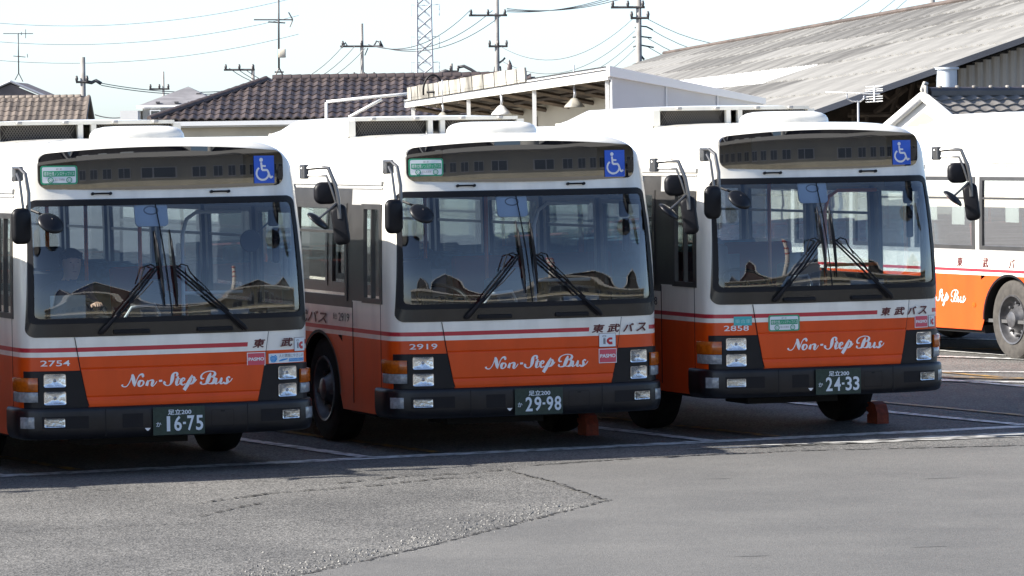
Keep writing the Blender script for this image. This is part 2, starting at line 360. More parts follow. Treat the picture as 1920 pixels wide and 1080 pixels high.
# ================================================================== BUSES
ZR = [.33,.45,.57,.73,.885,.99,1.03,1.066,1.15,1.244,1.285,1.31,1.45,1.6,1.8,2.0,2.16,2.235,2.30,2.36,2.43,2.50,2.55,2.59,2.63,2.665,2.695,2.72,2.74,2.757,2.77,2.779]
Wt = pchip([.3,1.4,2.0,2.3,2.45,2.55,2.62,2.68,2.72,2.75,2.77,2.779],[1.2425,1.2425,1.236,1.222,1.205,1.178,1.13,1.055,.965,.84,.66,.36])
Yt = pchip([.3,.57,1.15,1.27,1.5,1.75,2.0,2.24,2.36,2.6,2.66,2.70,2.73,2.755,2.77,2.779],[.02,0,0,0,.012,.040,.088,.148,.163,.166,.175,.20,.25,.35,.49,.82])
def gpl(t): return .33*(1-(1-min(abs(t),1)**3.2)**(1/3.2))
LBUS = 10.2
def rrect(x0, x1, z0, z1, r, ns=20, nc=6, tr=None):
    "rounded rectangle outline, counter-clockwise, ns points per side; tr = top half-width shrink"
    pts = []
    cs = [(x1-r,z0+r,-90),(x1-r,z1-r,0),(x0+r,z1-r,90),(x0+r,z0+r,180)]
    for k in range(4):
        cx, cz, a0 = cs[k]
        for i in range(nc+1):
            a = R(a0+90*i/nc); pts.append((cx+r*math.cos(a), cz+r*math.sin(a)))
        nx, nz, b0 = cs[(k+1)%4]; q = (nx+r*math.cos(R(b0)), nz+r*math.sin(R(b0))); p = pts[-1]
        for i in range(1, ns): pts.append((p[0]+(q[0]-p[0])*i/ns, p[1]+(q[1]-p[1])*i/ns))
    if tr:
        zc = z0; pts = [(x*(1-tr*max(0,(z-z0))/(z1-z0)), z) for x, z in pts]
    return pts

def make_bus(cfg):
    W0 = cfg['W']; k = W0/1.2425; zo = cfg.get('zo', 0.); full = cfg.get('full', True)
    root = empty('city_bus', (*cfg['pos'], 0), cfg['yaw'])
    tag(root, cfg['label'], 'bus', 'orange and white city buses parked in the depot')
    LOC = (0,0,zo)
    def W(z): return k*Wt(z)
    def sy(x, z): return Yt(z) + gpl(x/W(z))
    def nrm(x, z):
        e = .004; s = 1 if x >= 0 else -1
        dx = (sy(x, z)-sy(x-s*e, z))/(s*e) if abs(x) > e else 0.
        dz = (sy(x, z+e)-sy(x, z-e))/(2*e)
        return Vector((max(-8,min(8,dx)), -1, dz)).normalized()
    def sp(x, z, off=0.):
        return Vector((x, sy(x, z), z)) + nrm(x, z)*off
    def P(mb, name, mats, par=root, smooth=True, angle=35, loc=True):
        return mb.build(name, mats, par, smooth, LOC if (loc and par is root) else None, None, angle)
    def patch(mb, x0, x1, z0, z1, off, nx=6, nz=3, mi=0):
        mb.grid([[sp(x0+(x1-x0)*j/nx, z0+(z1-z0)*i/nz, off) for j in range(nx+1)] for i in range(nz+1)], mi); return mb
    def slab(mb, x0, x1, z0, z1, o0, o1, nx=6, nz=3, mi=0, r=.0):
        out = rrect(x0, x1, z0, z1, max(r,.001), max(2,nx), 3); n = len(out)
        cx, cz = (x0+x1)/2, (z0+z1)/2; sh = .86 if r else .97
        A = [sp(x, z, o0) for x, z in out]; B = [sp(x, z, o1-(o1-o0)*.2) for x, z in out]; C = [sp(cx+(x-cx)*sh, cz+(z-cz)*sh, o1) for x, z in out]
        vs = A+B+C+[sp(cx, cz, o1)]; fs = []
        for i in range(n):
            j = (i+1)%n; fs += [(i,j,n+j,n+i),(n+i,n+j,2*n+j,2*n+i),(2*n+i,2*n+j,3*n)]
        mb.add(vs, fs, mi); return mb
    def ring(mb, outer, inner, o0, o1, mi=0):
        n = len(outer); A = [sp(x,z,o0) for x,z in outer]; B = [sp(x,z,o1) for x,z in inner]; fs = [(i,(i+1)%n,n+(i+1)%n,n+i) for i in range(n)]
        A2 = [sp(x,z,-.012) for x,z in outer]; fs += [(2*n+i,2*n+(i+1)%n,(i+1)%n,i) for i in range(n)]
        mb.add(A+B+A2, fs, mi); return mb
    def disc(mb, poly, off, mi=0):
        cx = sum(p[0] for p in poly)/len(poly); cz = sum(p[1] for p in poly)/len(poly); n = len(poly)
        mb.add([sp(x,z,off) for x,z in poly]+[sp(cx,cz,off)], [(i,(i+1)%n,n) for i in range(n)], mi); return mb
    def text(mb, s, x0, x1, z0, z1, off, mi=0, bold=0., shear=0., fn=None, fat=0.):
        vs, fs = text2d(s, bold, shear); f = fn or sp
        for q, (dx, dz) in enumerate(((0,0),(-fat,0),(fat,0),(0,fat*.6),(0,-fat*.6)) if fat else ((0,0),)):
            mb.add([f(x0+dx+(x1-x0)*a, z0+dz+(z1-z0)*b, off+q*.0003) for a, b in vs], fs, mi)
        return mb
    def stroke(mb, pts, off, mi=0, sub=5, fn=None, minw=.004):
        f = fn or sp; q = catmull(pts, sub) if len(pts) > 2 else [np.array(p) for p in pts]; L = []; Rr = []
        for i, p in enumerate(q):
            a = q[max(i-1,0)]; b = q[min(i+1,len(q)-1)]; d = np.array([b[0]-a[0], b[1]-a[1]]); d = d/max(1e-9, np.hypot(*d)); h = max(p[2],minw)/2
            L.append(f(p[0]-d[1]*h, p[1]+d[0]*h, off)); Rr.append(f(p[0]+d[1]*h, p[1]-d[0]*h, off))
        mb.grid([L, Rr], mi); return mb

    # ---------------- body shell
    te = cfg['stripe_end']/W0
    T = sorted(set([-1,-.998,-.992,-.98,-.96,-.945,-.91,-.87,-.8,-.7,-.6,-.5,-.4,-.3,-.15,0,.15,.3,.4,.5,.6,.7,.8,.87,.91,.945,.96,.98,.992,.998,1, round(te,4)]))
    arches = [(1.55,2.85,2.2),(6.75,8.05,7.4)]
    Ys = [.44,.95,1.25,1.40,1.55,2.85,3.0,4.4,4.55,5.95,6.1,6.75,7.5,7.65,8.05,9.05,9.6,LBUS]
    wins_l = [(.44,.95),(1.40,2.85),(3.0,4.4),(4.55,5.95),(6.1,7.5),(7.65,9.05)]
    wins_r = [(.44,1.40),(1.55,2.85),(3.0,4.4),(4.55,5.95),(6.1,7.5),(7.65,9.05)]
    cols = [('L',y) for y in reversed(Ys)] + [('F',t) for t in T] + [('R',y) for y in Ys]
    def cp(c, z):
        if c[0] == 'F': x = c[1]*W(z); return (x, sy(x, z), z)
        y = max(c[1], Yt(z)+.335); return (-W(z) if c[0] == 'L' else W(z), y, z)
    mb = MB(); vid = {}
    for i, z in enumerate(ZR):
        for j, c in enumerate(cols): vid[i,j] = len(mb.v); mb.v.append(cp(c, z))
    for i in range(len(ZR)-1):
        zm = (ZR[i]+ZR[i+1])/2
        for j in range(len(cols)-1):
            a, b = cols[j], cols[j+1]; mi = 0 if zm < .99 else (2 if 1.03 < zm < 1.066 else 1)
            if a[0] == 'F' and b[0] == 'F':
                tm = (a[1]+b[1])/2
                if abs(tm) < .945 and 1.285 < zm < 2.235: continue
                if mi == 2 and te < tm < .91: mi = 1
            else:
                side = a[0] if a[0] != 'F' else b[0]; ys = sorted([a[1] if a[0] != 'F' else .36, b[1] if b[0] != 'F' else .36]); ym = sum(ys)/2
                if a[0] == b[0]:
                    if any(y0 <= ym <= y1 for y0, y1 in (wins_l if side == 'L' else wins_r)) and 1.31 < zm < 2.16: continue
                    if any(y0 <= ym <= y1 for y0, y1, yc in arches) and zm < .99: continue
                    if 1.244 < zm < 2.30 and (ym > 1.25): mi = 3
                    elif 2.16 < zm < 2.30 and ym < 1.25: mi = 4
                    elif 1.31 < zm < 2.16 and ym > .95: mi = 3
            mb.f.append((vid[i,j],vid[i,j+1],vid[i+1,j+1],vid[i+1,j])); mb.m.append(mi)
    # roof closing strip and rear wall
    top = len(ZR)-1; nL = len(Ys)
    tp = [vid[top,j] for j in range(len(cols))]; mb.f.append(tuple(tp)); mb.m.append(1)
    for i in range(len(ZR)-1):
        zm = (ZR[i]+ZR[i+1])/2
        if 1.45 < zm < 2.16: continue
        j0, j1 = 0, len(cols)-1; mb.f.append((vid[i,j1],vid[i,j0],vid[i+1,j0],vid[i+1,j1])); mb.m.append(0 if zm < .99 else 1)
    # wheel-arch panels
    for y0, y1, yc in arches:
        for sgn in (-1, 1):
            out = []; arc = []; n = 20
            for q in range(n+1):
                a = PI*q/n; ca, sa = math.cos(a), math.sin(a); arc.append((yc-ca*.58, max(.33,.46+sa*.53)))
                tx = .65/max(abs(ca),1e-6); tz = .53/max(sa,1e-6); t = min(tx, tz); out.append((yc-ca*t, min(.99,.46+sa*t) if sa > .01 else .33))
            out[0] = (y0,.33); out[-1] = (y1,.33)
            A = [(sgn*W0, y, z) for y, z in out]; B = [(sgn*W0, y, z) for y, z in arc]; C = [(sgn*(W0-.45), y, z) for y, z in arc]
            mb.grid([A,B] if sgn < 0 else [B,A], 0); mb.grid([B,C] if sgn < 0 else [C,B], 5)
            F = [(sgn*(W0+.006), y, z) for y, z in arc]; G = [(sgn*(W0+.006), yc+(y-yc)*1.045, .46+(z-.46)*1.05) for y, z in arc]; mb.grid([G,F] if sgn < 0 else [F,G], 5)
    body = P(mb, 'body', [M_ORANGE,M_WHITE,M_RED,M_GREYP if cfg.get('onestep') else M_BAND,M_GREYP,M_BLACK], angle=28)
    # ---------------- underbody + wheels
    mb = MB(); mb.box((0,.95,.36),(2*W0-.12,1.1,.12)); mb.box((0,5.6,.34),(1.25,8.6,.14)); mb.box((0,4.7,.34),(2*W0-.1,3.7,.10)); mb.box((0,9.1,.4),(2*W0-.1,1.9,.05)); mb.box((0,2.2,.48),(1.5,.14,.14)); mb.box((0,7.4,.48),(1.5,.16,.16))  # wide low boxes under the floor, added to block light beneath the bus
    mb.box((-.2,.7,.30),(.9,.5,.14)); P(mb, 'chassis_light_block', M_UNDER, smooth=False)
    for yw in (2.2, 7.4):
        for sgn in (-1, 1):
            t = MB(); Mx = Matrix.Scale(sgn, 4, (1,0,0))
            t.lathe([(-.13,.29),(-.135,.33),(-.14,.42),(-.12,.463),(-.07,.478),(.07,.478),(.12,.463),(.14,.42),(.135,.33),(.13,.29)], 40, Mx)
            wh = t.build('wheel', cfg.get('tyre', M_TYRE), root, True, (sgn*(W0-.17), yw-(cfg.get('wshift',0.) if yw < 5 else 0), 0.478), None, 40)
            r_ = MB(); r_.lathe([(.125,.30),(.145,.295),(.14,.275),(.09,.262),(.05,.235),(.035,.20),(.04,.17),(.06,.155),(.10,.12),(.115,.11),(.15,.095),(.16,.07),(.16,.0)], 32, Mx)
            for b in range(8):
                a = b*PI/4; r_.lathe([(.045,.02),(.09,.018),(.095,.0)], 6, Mx, c=(0,.195*math.cos(a),.195*math.sin(a)))
            r_.build('rim', M_RIM, wh, True, None, None, 40)
    # ---------------- windshield
    wb, wtop = .978*W0, .975
    outer = rrect(-wb, wb, 1.153, 2.279, .075, 26, 7, tr=.052); inner = rrect(-.938*W0, .938*W0, 1.29, 2.238, .05, 26, 7, tr=.022)
    inner2 = rrect(-.925*W0, .925*W0, 1.305, 2.224, .045, 26, 7, tr=.022)
    mb = MB(); ring(mb, outer, inner, .006, .006, 0); P(mb, 'windshield_surround', M_DARKPANEL if full else M_GLOSSBLACK)
    outer3 = rrect(-.962*W0, .962*W0, 1.262, 2.272, .06, 26, 7, tr=.034)
    mb = MB(); ring(mb, outer3, inner2, .010, .008, 0); wsf = P(mb, 'windshield_gasket', M_BLACK)
    nx, nz = 56, 36; ph_ = cfg['pos'][0]*1.7; wa_ = .0045
    Pg = []
    for i in range(nz+1):
        z = 1.285+(2.24-1.285)*i/nz; hw = .944*W0*(1-.022*(z-1.285)/.955); Pg.append([sp(-hw+2*hw*j/nx, z, .002+wa_*math.sin((-hw+2*hw*j/nx)*4.2+ph_)*math.sin((z-1.285)/.955*PI*1.5+ph_*.7)*math.sin((z-1.285)/.955*PI)) for j in range(nx+1)])
    mb = MB(); mb.grid(Pg); P(mb, 'windshield', M_WS, angle=None)
    mb = MB(); stroke(mb, [(-.095*k,2.24,.011),(-.05*k,1.80,.011),(-.005*k,1.29,.011)], .006); P(mb, 'windshield_divider', M_BLACK)
    # ---------------- destination sign
    def dest_poly(hx, zb, zt, drop, r, n=44):
        top_ = []; bot = []
        for i in range(n+1):
            x = -hx+2*hx*(1-math.cos(PI*i/n))/2; d = hx-abs(x); cut = r-math.sqrt(max(0,r*r-(r-min(d,r))**2))
            top_.append((x, zt-drop*(x/hx)**2-cut)); bot.append((x, zb+.02*(x/hx)**2+cut))
        return top_, bot
    tp_, bt_ = dest_poly(1.062*k, 2.350, 2.706, .052, .075)
    def dp(x, z, off=0.):
        q = z-2.35; return Vector((x, .148+.095*abs(x/(1.062*k))**3+.013*q+.045*q*q-off, z))
    mb = MB(); Gd_ = [[dp(b[0], b[1]+(t[1]-b[1])*i/10) for t, b in zip(tp_, bt_)] for i in range(11)]; mb.grid(Gd_)
    rim_ = Gd_[0]+[r_[-1] for r_ in Gd_[1:]]+Gd_[-1][::-1][1:]+[r_[0] for r_ in Gd_[::-1][1:]]; mb.grid([[p+Vector((0,.09,0)) for p in rim_], rim_]); ds = P(mb, 'destination_sign', M_DEST, angle=30)
    tp2, bt2 = dest_poly(.72*k, 2.385, 2.672, .035, .012)
    mb = MB(); mb.grid([[dp(b[0]-.033, b[1]+(t[1]-b[1])*i/8, .003) for t, b in zip(tp2, bt2)] for i in range(9)]); mb.build('display', M_DISP, ds, True)
    for hx in (-.549*k, .473*k):
        mb = MB(); mb.tube([sp(hx-.078,2.322,.0), sp(hx-.072,2.322,.022), sp(hx,2.323,.024), sp(hx+.072,2.322,.022), sp(hx+.078,2.322,0)], .0085, 6)
        mb.tube([sp(hx-.075,2.322,.0),sp(hx-.075,2.322,.028)], .013, 8); mb.tube([sp(hx+.075,2.322,.0),sp(hx+.075,2.322,.028)], .013, 8); P(mb, 'grab_handle', M_BLACK)
    for hx in (-.36*k, .357*k):
        mb = MB(); slab(mb, hx-.155, hx+.155, 1.168, 1.205, .004, .035, 8, 2, 0, .015); P(mb, 'step_grip', M_BLACK)
    # ---------------- front panel (flap)
    zz = [.578,.60,.628,.645,.655,.668,.72,.80,.872,.8845,.8875,.90,.95,.99,1.03,1.066,1.10,1.15]
    oo = [.012,.016,.016,.010,.007,.014,.016,.016,.015,.011,.004,.010,.010,.010,.010,.010,.010,.008]
    def pe(z): return (.722+(1.153-z)*0 if False else np.interp(z, [.578,.64,.885,1.153], [.722,.742,.79,.833]))*k
    mb = MB(); nX = 30; sx = [(-1+2*j/nX) for j in range(nX+1)]; sx = sorted(set(sx+[cfg['stripe_end']/ (pe(1.05))]))
    rows = [[sp(s_*pe(z), z, o_) for s_ in sx] for z, o_ in zip(zz, oo)]
    nc = len(sx)
    for i in range(len(zz)-1):
        zm = (zz[i]+zz[i+1])/2
        for j in range(nc-1):
            sm = (sx[j]+sx[j+1])/2*pe(1.05); mi = 0 if zm < .99 else (2 if 1.03 < zm < 1.066 and sm < cfg['stripe_end'] else 1)
            mb.add([rows[i][j],rows[i][j+1],rows[i+1][j+1],rows[i+1][j]], [(0,1,2,3)], mi)
    P(mb, 'front_flap', [M_ORANGE,M_WHITE,M_RED], angle=40)
    for sgn in (-1,1):
        mb = MB(); stroke(mb, [(sgn*(pe(z)+.004), z, .007) for z in (.585,.64,.76,.885,1.0,1.15)], .0045); P(mb, 'panel_gap', M_BLACK)
    # ---------------- bezels, lamps
    for sgn in (-1, 1):
        mb = MB(); ze = [.562,.60,.70,.80,.872,.877]; nB = 12
        rowsB = []
        for z in ze:
            xi = pe(max(z,.58))+.008; xo = W(z)*.985
            rowsB.append([sp(sgn*(xi+(xo-xi)*j/nB), z, .006 if z < .875 else 0) for j in range(nB+1)])
        mb.grid(rowsB, 0, flip=sgn < 0); bz = P(mb, 'lamp_bezel', M_BEZEL)
        for zc in (.799, .655):
            xc = sgn*1.0*k; hw, hh = .085, .055
            hl = MB(); rim_o = rrect(xc-hw, xc+hw, zc-hh, zc+hh, .016, 6, 4); rim_i = rrect(xc-hw+.006, xc+hw-.006, zc-hh+.006, zc+hh-.006, .012, 6, 4)
            n = len(rim_o); A = [sp(x,z,.004) for x,z in rim_o]; B = [sp(x,z,.020) for x,z in rim_o]; C = [sp(x,z,.018) for x,z in rim_i]; D = [sp(x,z,.004) for x,z in rim_i]
            fs = []
            for q, (p0, p1) in enumerate(((0,1),(1,2),(2,3))): fs += [(p0*n+i, p0*n+(i+1)%n, p1*n+(i+1)%n, p1*n+i) for i in range(n)]
            hl.add(A+B+C+D, fs, 0); lamp = P(hl, 'headlight', M_CHROME)
            rf = MB(); RR = []
            for i in range(9):
                s_ = i/8; RR.append([sp(xc+(x-xc)*(1-s_*.93), zc+(z-zc)*(1-s_*.93), .0165-.009*(1-(1-s_)**2)) for x, z in rim_i+rim_i[:1]])
            rf.grid(RR); rf.build('reflector', mat('lamp_reflector', (.88,.88,.87), .20, metal=.85, bump=1.0, bscale=14), lamp, True)
            b_ = MB(); b_.lathe([(-.006,.0),(-.004,.012),(.0,.016),(.006,.012),(.010,.0)], 10, Matrix.Rotation(PI/2,4,'Z'), c=sp(xc,zc,.006)); b_.build('bulb', mat('bulb_cap', (.35,.36,.40), .2, metal=.8), lamp, True)
            ln = MB(); ln.grid([[sp(xc-(hw-.011)+2*(hw-.011)*j/8, zc-(hh-.01)+2*(hh-.01)*i/5, .0185+.004*(1-((j-4)/4)**2)) for j in range(9)] for i in range(6)]); ln.build('lens', M_LENS, lamp, True)
        xo, xi = 1.245*k, 1.128*k
        mb = MB(); xs = [xi, xi+.035, xi+.07, W0*.995]; 
        def corner_lamp(z0, z1, o1):
            q = MB(); pts = []
            for z in (z0, z0+.01, z1-.01, z1):
                edge = z in (z0, z1); o_ = o1*.8 if edge else o1
                row = [sp(sgn*(xi+.002), z, .0)] + [sp(sgn*(xi + (W0*.998-xi)*s_), z, o_*(.75+.25*s_)) for s_ in (0,.3,.6,.85,1)] + [Vector((sgn*(W0+o_*.9), .37, z)), Vector((sgn*W0, .385, z))]
                pts.append(row)
            q.grid([[Vector((p.x,p.y,z0)) for p in [pts[0][0]]*len(pts[0])]]+pts+[[Vector((p.x,p.y,z1)) for p in [pts[0][0]]*len(pts[0])]], 0, flip=sgn < 0)
            return q
        P(corner_lamp(.708,.823,.036), 'turn_signal', M_AMBER); P(corner_lamp(.622,.705,.030), 'marker_lamp', M_CLEARL)
    # ---------------- bumper
    def bpt(t, off, z, base=.5):
        if abs(t) <= 1:
            x = t*W(base); p = Vector((x, sy(x, base), base)); n = nrm(x*.9999, base); n.z = 0; n.normalize(); return Vector((p.x+n.x*off, p.y+n.y*off, z))
        s_ = 1 if t > 0 else -1; return Vector((s_*(W0+off), Yt(base)+.33+(abs(t)-1), z))
    TB = [-1.2,-1.1,-1.04,-1]+[t for t in T if abs(t) < .999]+[1,1.04,1.1,1.2]
    prof = [(.0,.574),(.030,.573),(.042,.562),(.046,.540),(.046,.47),(.046,.40),(.040,.36),(.026,.325),(.0,.312),(-.05,.312)]
    mb = MB(); mb.grid([[bpt(t,o_,z) for t in TB] for o_, z in reversed(prof)]); bp = P(mb, 'bumper', M_BUMPER, angle=50)
    def bs(x, z, off): return bpt(x/W(.5), .046+off, z)
    def bpatch(mb, x0, x1, z0, z1, off, mi=0, n=8): mb.grid([[bs(x0+(x1-x0)*j/n, z, off) for j in range(n+1)] for z in (z0, z1)], mi); return mb
    for sx_ in (-.60*k, .62*k): mb = MB(); bpatch(mb, sx_-.004, sx_+.004, .33, .56, .0012); P(mb, 'bumper_seam', M_BLACK)
    for sgn in (-1, 1):
        mb = MB(); xa, xb = sgn*1.10*k, sgn*.74*k; bpatch(mb, min(xa,xb), max(xa,xb), .405, .505, .0015, 0); P(mb, 'fog_lamp_recess', M_BLACK)
        xc = sgn*1.005*k; mb = MB(); ro = rrect(xc-.076, xc+.076, .418, .490, .008, 5, 3); A = [bs(x,z,.002) for x,z in ro]; B = [bs(x,z,.014) for x,z in ro]; n = len(ro); ri = rrect(xc-.068, xc+.068, .425, .483, .006, 5, 3); C = [bs(x,z,.012) for x,z in ri]; Dp = [bs(xc+(x-xc)*.8, .454+(z-.454)*.8, .004) for x,z in ri]
        mb.add(A+B+C+Dp+[bs(xc,.454,.004)], [(i,(i+1)%n,n+(i+1)%n,n+i) for i in range(n)]+[(n+i,n+(i+1)%n,2*n+(i+1)%n,2*n+i) for i in range(n)]+[(2*n+i,2*n+(i+1)%n,3*n+(i+1)%n,3*n+i) for i in range(n)]+[(3*n+i,3*n+(i+1)%n,4*n) for i in range(n)])
        fl = P(mb, 'fog_lamp', mat('fog_reflector', (.62,.63,.62), .18, metal=.9, bump=.5, bscale=40)); ln = MB(); ln.grid([[bs(x,z,.0125) for x in (xc-.067,xc,xc+.067)] for z in (.426,.454,.482)]); ln.build('lens', M_LENS, fl)
        mb = MB(); xa = sgn*1.20*k
        q = [(math.copysign(1,sgn)*t_, z) for t_ in (.93,.955,.975,.992) for z in ()]
        mb.grid([[bpt(sgn*t_, .046+(.006 if 0<i<3 and 0<j<3 else .0015), z) for j, t_ in enumerate((.925,.94,.972,.985))] for i, z in enumerate((.408,.42,.49,.502))], 0, flip=sgn < 0); P(mb, 'corner_lamp', M_CLEARL)
    mb = MB(); bpatch(mb, -.46*k, -.285*k, .398, .512, .0015); P(mb, 'tow_hatch', M_BLACK)
    mb = MB(); ro = rrect(.303*k, .50*k, .38, .518, .014, 6, 4); ri = [(.4015*k+(x-.4015*k)*.965, .449+(z-.449)*.955) for x, z in ro]; n = len(ro)
    mb.add([bs(x,z,.0015) for x,z in ro]+[bs(x,z,.0015) for x,z in ri], [(i,(i+1)%n,n+(i+1)%n,n+i) for i in range(n)]); bpatch(mb, .385*k, .42*k, .500, .512, .002); P(mb, 'hatch_outline', M_BLACK)
    mb = MB(); mb.add([bs(-.272,.388,.002),bs(-.222,.388,.002),bs(-.238,.368,.002),bs(-.247,.364,.002),bs(-.256,.368,.002)], [(4,3,2,1,0)]); P(mb, 'inspection_mark', M_TWHITE)
    # licence plate
    px, pz, py = .016, .440, -.052-.012
    mb = MB(); mb.bbox((px,py,pz),(.445,.008,.232),.003); pl = mb.build('licence_plate', M_PLATE, root, True, LOC, None, 30)
    mb = MB(); fl_ = lambda x, z, off: Vector((x, py-.0045-off, z)); text(mb, '足立200', px-.095, px+.105, pz+.050, pz+.094, .0005, 0, 0, 0, fl_, .0016)
    text(mb, 'か', px-.197, px-.155, pz-.045, pz-.005, .0005, 0, .01, 0, fl_)
    a_, b_ = cfg['plate']; text(mb, a_[0], px-.125-(.0 if a_[0] != '1' else -.018), px-.060-(.0 if a_[0] != '1' else .018), pz-.085, pz+.040, .0005, 0, .02, 0, fl_); text(mb, a_[1], px-.043, px+.022, pz-.085, pz+.040, .0005, 0, .02, 0, fl_)
    mb.add([fl_(px+.033,pz-.03,.0005),fl_(px+.058,pz-.03,.0005),fl_(px+.058,pz-.012,.0005),fl_(px+.033,pz-.012,.0005)], [(0,1,2,3)])
    text(mb, b_[0], px+.070, px+.132, pz-.085, pz+.040, .0005, 0, .02, 0, fl_); text(mb, b_[1], px+.145, px+.207, pz-.085, pz+.040, .0005, 0, .02, 0, fl_)
    mb.build('plate_lettering', M_PLATET, pl)
    # ---------------- lettering
    if full:
        mb = MB(); text(mb, cfg['num'], -1.11*k, -.877*k, .917, .965, .003, 0, .008); P(mb, 'fleet_number', M_TWHITE, smooth=False)
        mb = MB()
        for st in script_strokes('non'): stroke(mb, [(-.468*.98+x, .735+z, wd*1.5) for x, z, wd in st], .0185, 0, 6, None, .0075)
        P(mb, 'script_lettering', M_TWHITE, smooth=False)
        for ch, x0, x1 in cfg['tobu']: mb = MB(); text(mb, ch, x0, x1, 1.018, 1.088, .0125, 0, 0, .22, None, .0042); P(mb, 'company_lettering', M_TBROWN, smooth=False)
        # stickers
        def sticker_wheel():
            nonlocal sp
            keep_sp = sp; sp = dp
            x0, x1, z0, z1 = cfg['wheelchair']; mb = MB(); patch(mb, x0, x1, z0, z1, .006, 6, 4, 0); w_ = x1-x0; h = z1-z0; cx = (x0+x1)/2
            def q(a, b): return (x0+w_*a, z0+h*b)
            disc(mb, [(q(.36,.85)[0]+.017*math.cos(a*PI/8), q(.36,.85)[1]+.017*math.sin(a*PI/8)) for a in range(16)], .0075, 1)
            stroke(mb, [(*q(.36,.76),.018),(*q(.375,.62),.018),(*q(.395,.48),.018)], .0075, 1); stroke(mb, [(*q(.38,.63),.015),(*q(.58,.62),.015)], .0075, 1)
            stroke(mb, [(*q(.39,.48),.018),(*q(.55,.475),.018),(*q(.66,.46),.018),(*q(.76,.27),.018),(*q(.82,.20),.018),(*q(.92,.25),.016)], .0075, 1, 3)
            stroke(mb, [(*q(.42+.30*math.cos(R(a)), .36+.24*math.sin(R(a))),.017) for a in (125,150,185,220,255,290,325,350)], .0075, 1)
            P(mb, 'wheelchair_sign', [M_BLUE, M_TWHITE], smooth=False); sp = keep_sp
        sticker_wheel()
        def sticker_green(x0, x1, z0, z1, off):
            nonlocal sp
            keep_sp = sp; sp = dp if z0 > 2 else sp
            mb = MB(); w_ = x1-x0; h = z1-z0; disc(mb, rrect(x0,x1,z0,z1,.022,8,5), off, 0); disc(mb, rrect(x0+.014,x1-.014,z0+.012,z1-.012,.014,8,5), off+.0012, 1)
            patch(mb, x0+.022, x1-.020, z0+h*.42, z0+h*.72, off+.0024, 8, 1, 0); text(mb, '標準仕様ノンステップバス', x0+.027, x1-.025, z0+h*.46, z0+h*.68, off+.0036, 1, 0)
            text(mb, '認 定', x0+w_*.42, x0+w_*.58, z0+h*.76, z0+h*.86, off+.0024, 2); text(mb, '国土交通省', x0+w_*.38, x0+w_*.65, z0+h*.2, z0+h*.32, off+.0024, 2)
            for cx in (x0+w_*.27, x0+w_*.77):
                c = lambda r, o_, mi: disc(mb, [(cx+r*math.cos(a*PI/8), z0+h*.23+r*math.sin(a*PI/8)) for a in range(16)], off+o_, mi)
                c(.0245,.0024,0); c(.017,.0036,1); c(.011,.0048,0); c(.0075,.0060,1)
            P(mb, 'accessibility_sticker', [M_GREEN, M_CREAMST, M_TGREY], smooth=False); sp = keep_sp
        sticker_green(*cfg['green'])
        def sticker_pasmo(x0, x1, z0, z1, off):
            mb = MB(); patch(mb, x0, x1, z0, z1, off, 5, 2, 1); patch(mb, x0+.006, x1-.006, z0+.006, z1-.006, off+.0012, 5, 2, 0); text(mb, 'PASMO', x0+.014, x1-.014, z0+(z1-z0)*.38, z0+(z1-z0)*.62, off+.0024, 1, 0, 0, None, .0022); P(mb, 'fare_card_sticker', [M_PINK, M_TWHITE], smooth=False)
        sticker_pasmo(*cfg['pasmo'])
        def sticker_ic(x0, x1, z0, z1, off):
            mb = MB(); w_ = x1-x0; h = z1-z0; patch(mb, x0-.003, x1+.003, z0-.003, z1+.003, off, 5, 2, 3); patch(mb, x0, x1, z0, z1, off+.0012, 5, 2, 0)
            patch(mb, x0+w_*.24, x0+w_*.38, z0+h*.2, z0+h*.65, off+.0024, 1, 1, 1); stroke(mb, [(x0+w_*.31+w_*.11*math.cos(a*PI/4), z0+h*.8+h*.06*math.sin(a*PI/4), .003) for a in range(9)], off+.0024, 1)
            stroke(mb, [(x0+w_*.80,z0+h*.60,.018),(x0+w_*.62,z0+h*.60,.020),(x0+w_*.51,z0+h*.44,.022),(x0+w_*.62,z0+h*.27,.024),(x0+w_*.80,z0+h*.27,.024)], off+.0024, 2, 4)
            P(mb, 'card_reader_sticker', [M_CREAMST, M_TGREY, mat('decal_red', (.5,.02,.03), .35), M_TBROWN], smooth=False)
        sticker_ic(*cfg['ic'])
        if 'eco' in cfg:
            x0, x1, z0, z1, off = cfg['eco']; mb = MB(); patch(mb, x0, x1, z0, z1, off, 10, 2, 0); w_ = x1-x0; h = z1-z0
            for i in range(5):
                zz_ = z0+h*(.2+.14*i); hw = .034*math.sqrt(max(.05,1-((i-2)/2.8)**2)); stroke(mb, [(x0+.045-hw,zz_,.009),(x0+.045,zz_-.006,.009),(x0+.045+hw,zz_+.004,.009)], off+.0012, 1)
            text(mb, '人と環境にやさしい', x0+.095, x1-.008, z0+h*.55, z0+h*.92, off+.0012, 2, .004)
            patch(mb, x0+.19, x1-.004, z0+h*.10, z0+h*.42, off+.0012, 6, 1, 1); text(mb, 'アイドリングストップ', x0+.195, x1-.008, z0+h*.15, z0+h*.37, off+.0024, 0, .006)
            stroke(mb, [(x0+.095,z0+h*.2,.008),(x0+.13,z0+h*.3,.016),(x0+.178,z0+h*.4,.008)], off+.0012, 1); P(mb, 'eco_sticker', [M_CREAMST, M_BLUE2, M_TGREY], smooth=False)
        if 'teal' in cfg:
            x0, x1, z0, z1, off = cfg['teal']; mb = MB(); patch(mb, x0, x1, z0, z1, off, 4, 2, 0); text(mb, '乗合車', x0+.01, x1-.01, z0+.02, z1-.024, off+.0012, 1, .006); P(mb, 'permit_sticker', [M_TEAL, mat('decal_pale_teal', (.32,.62,.60), .4)], smooth=False)
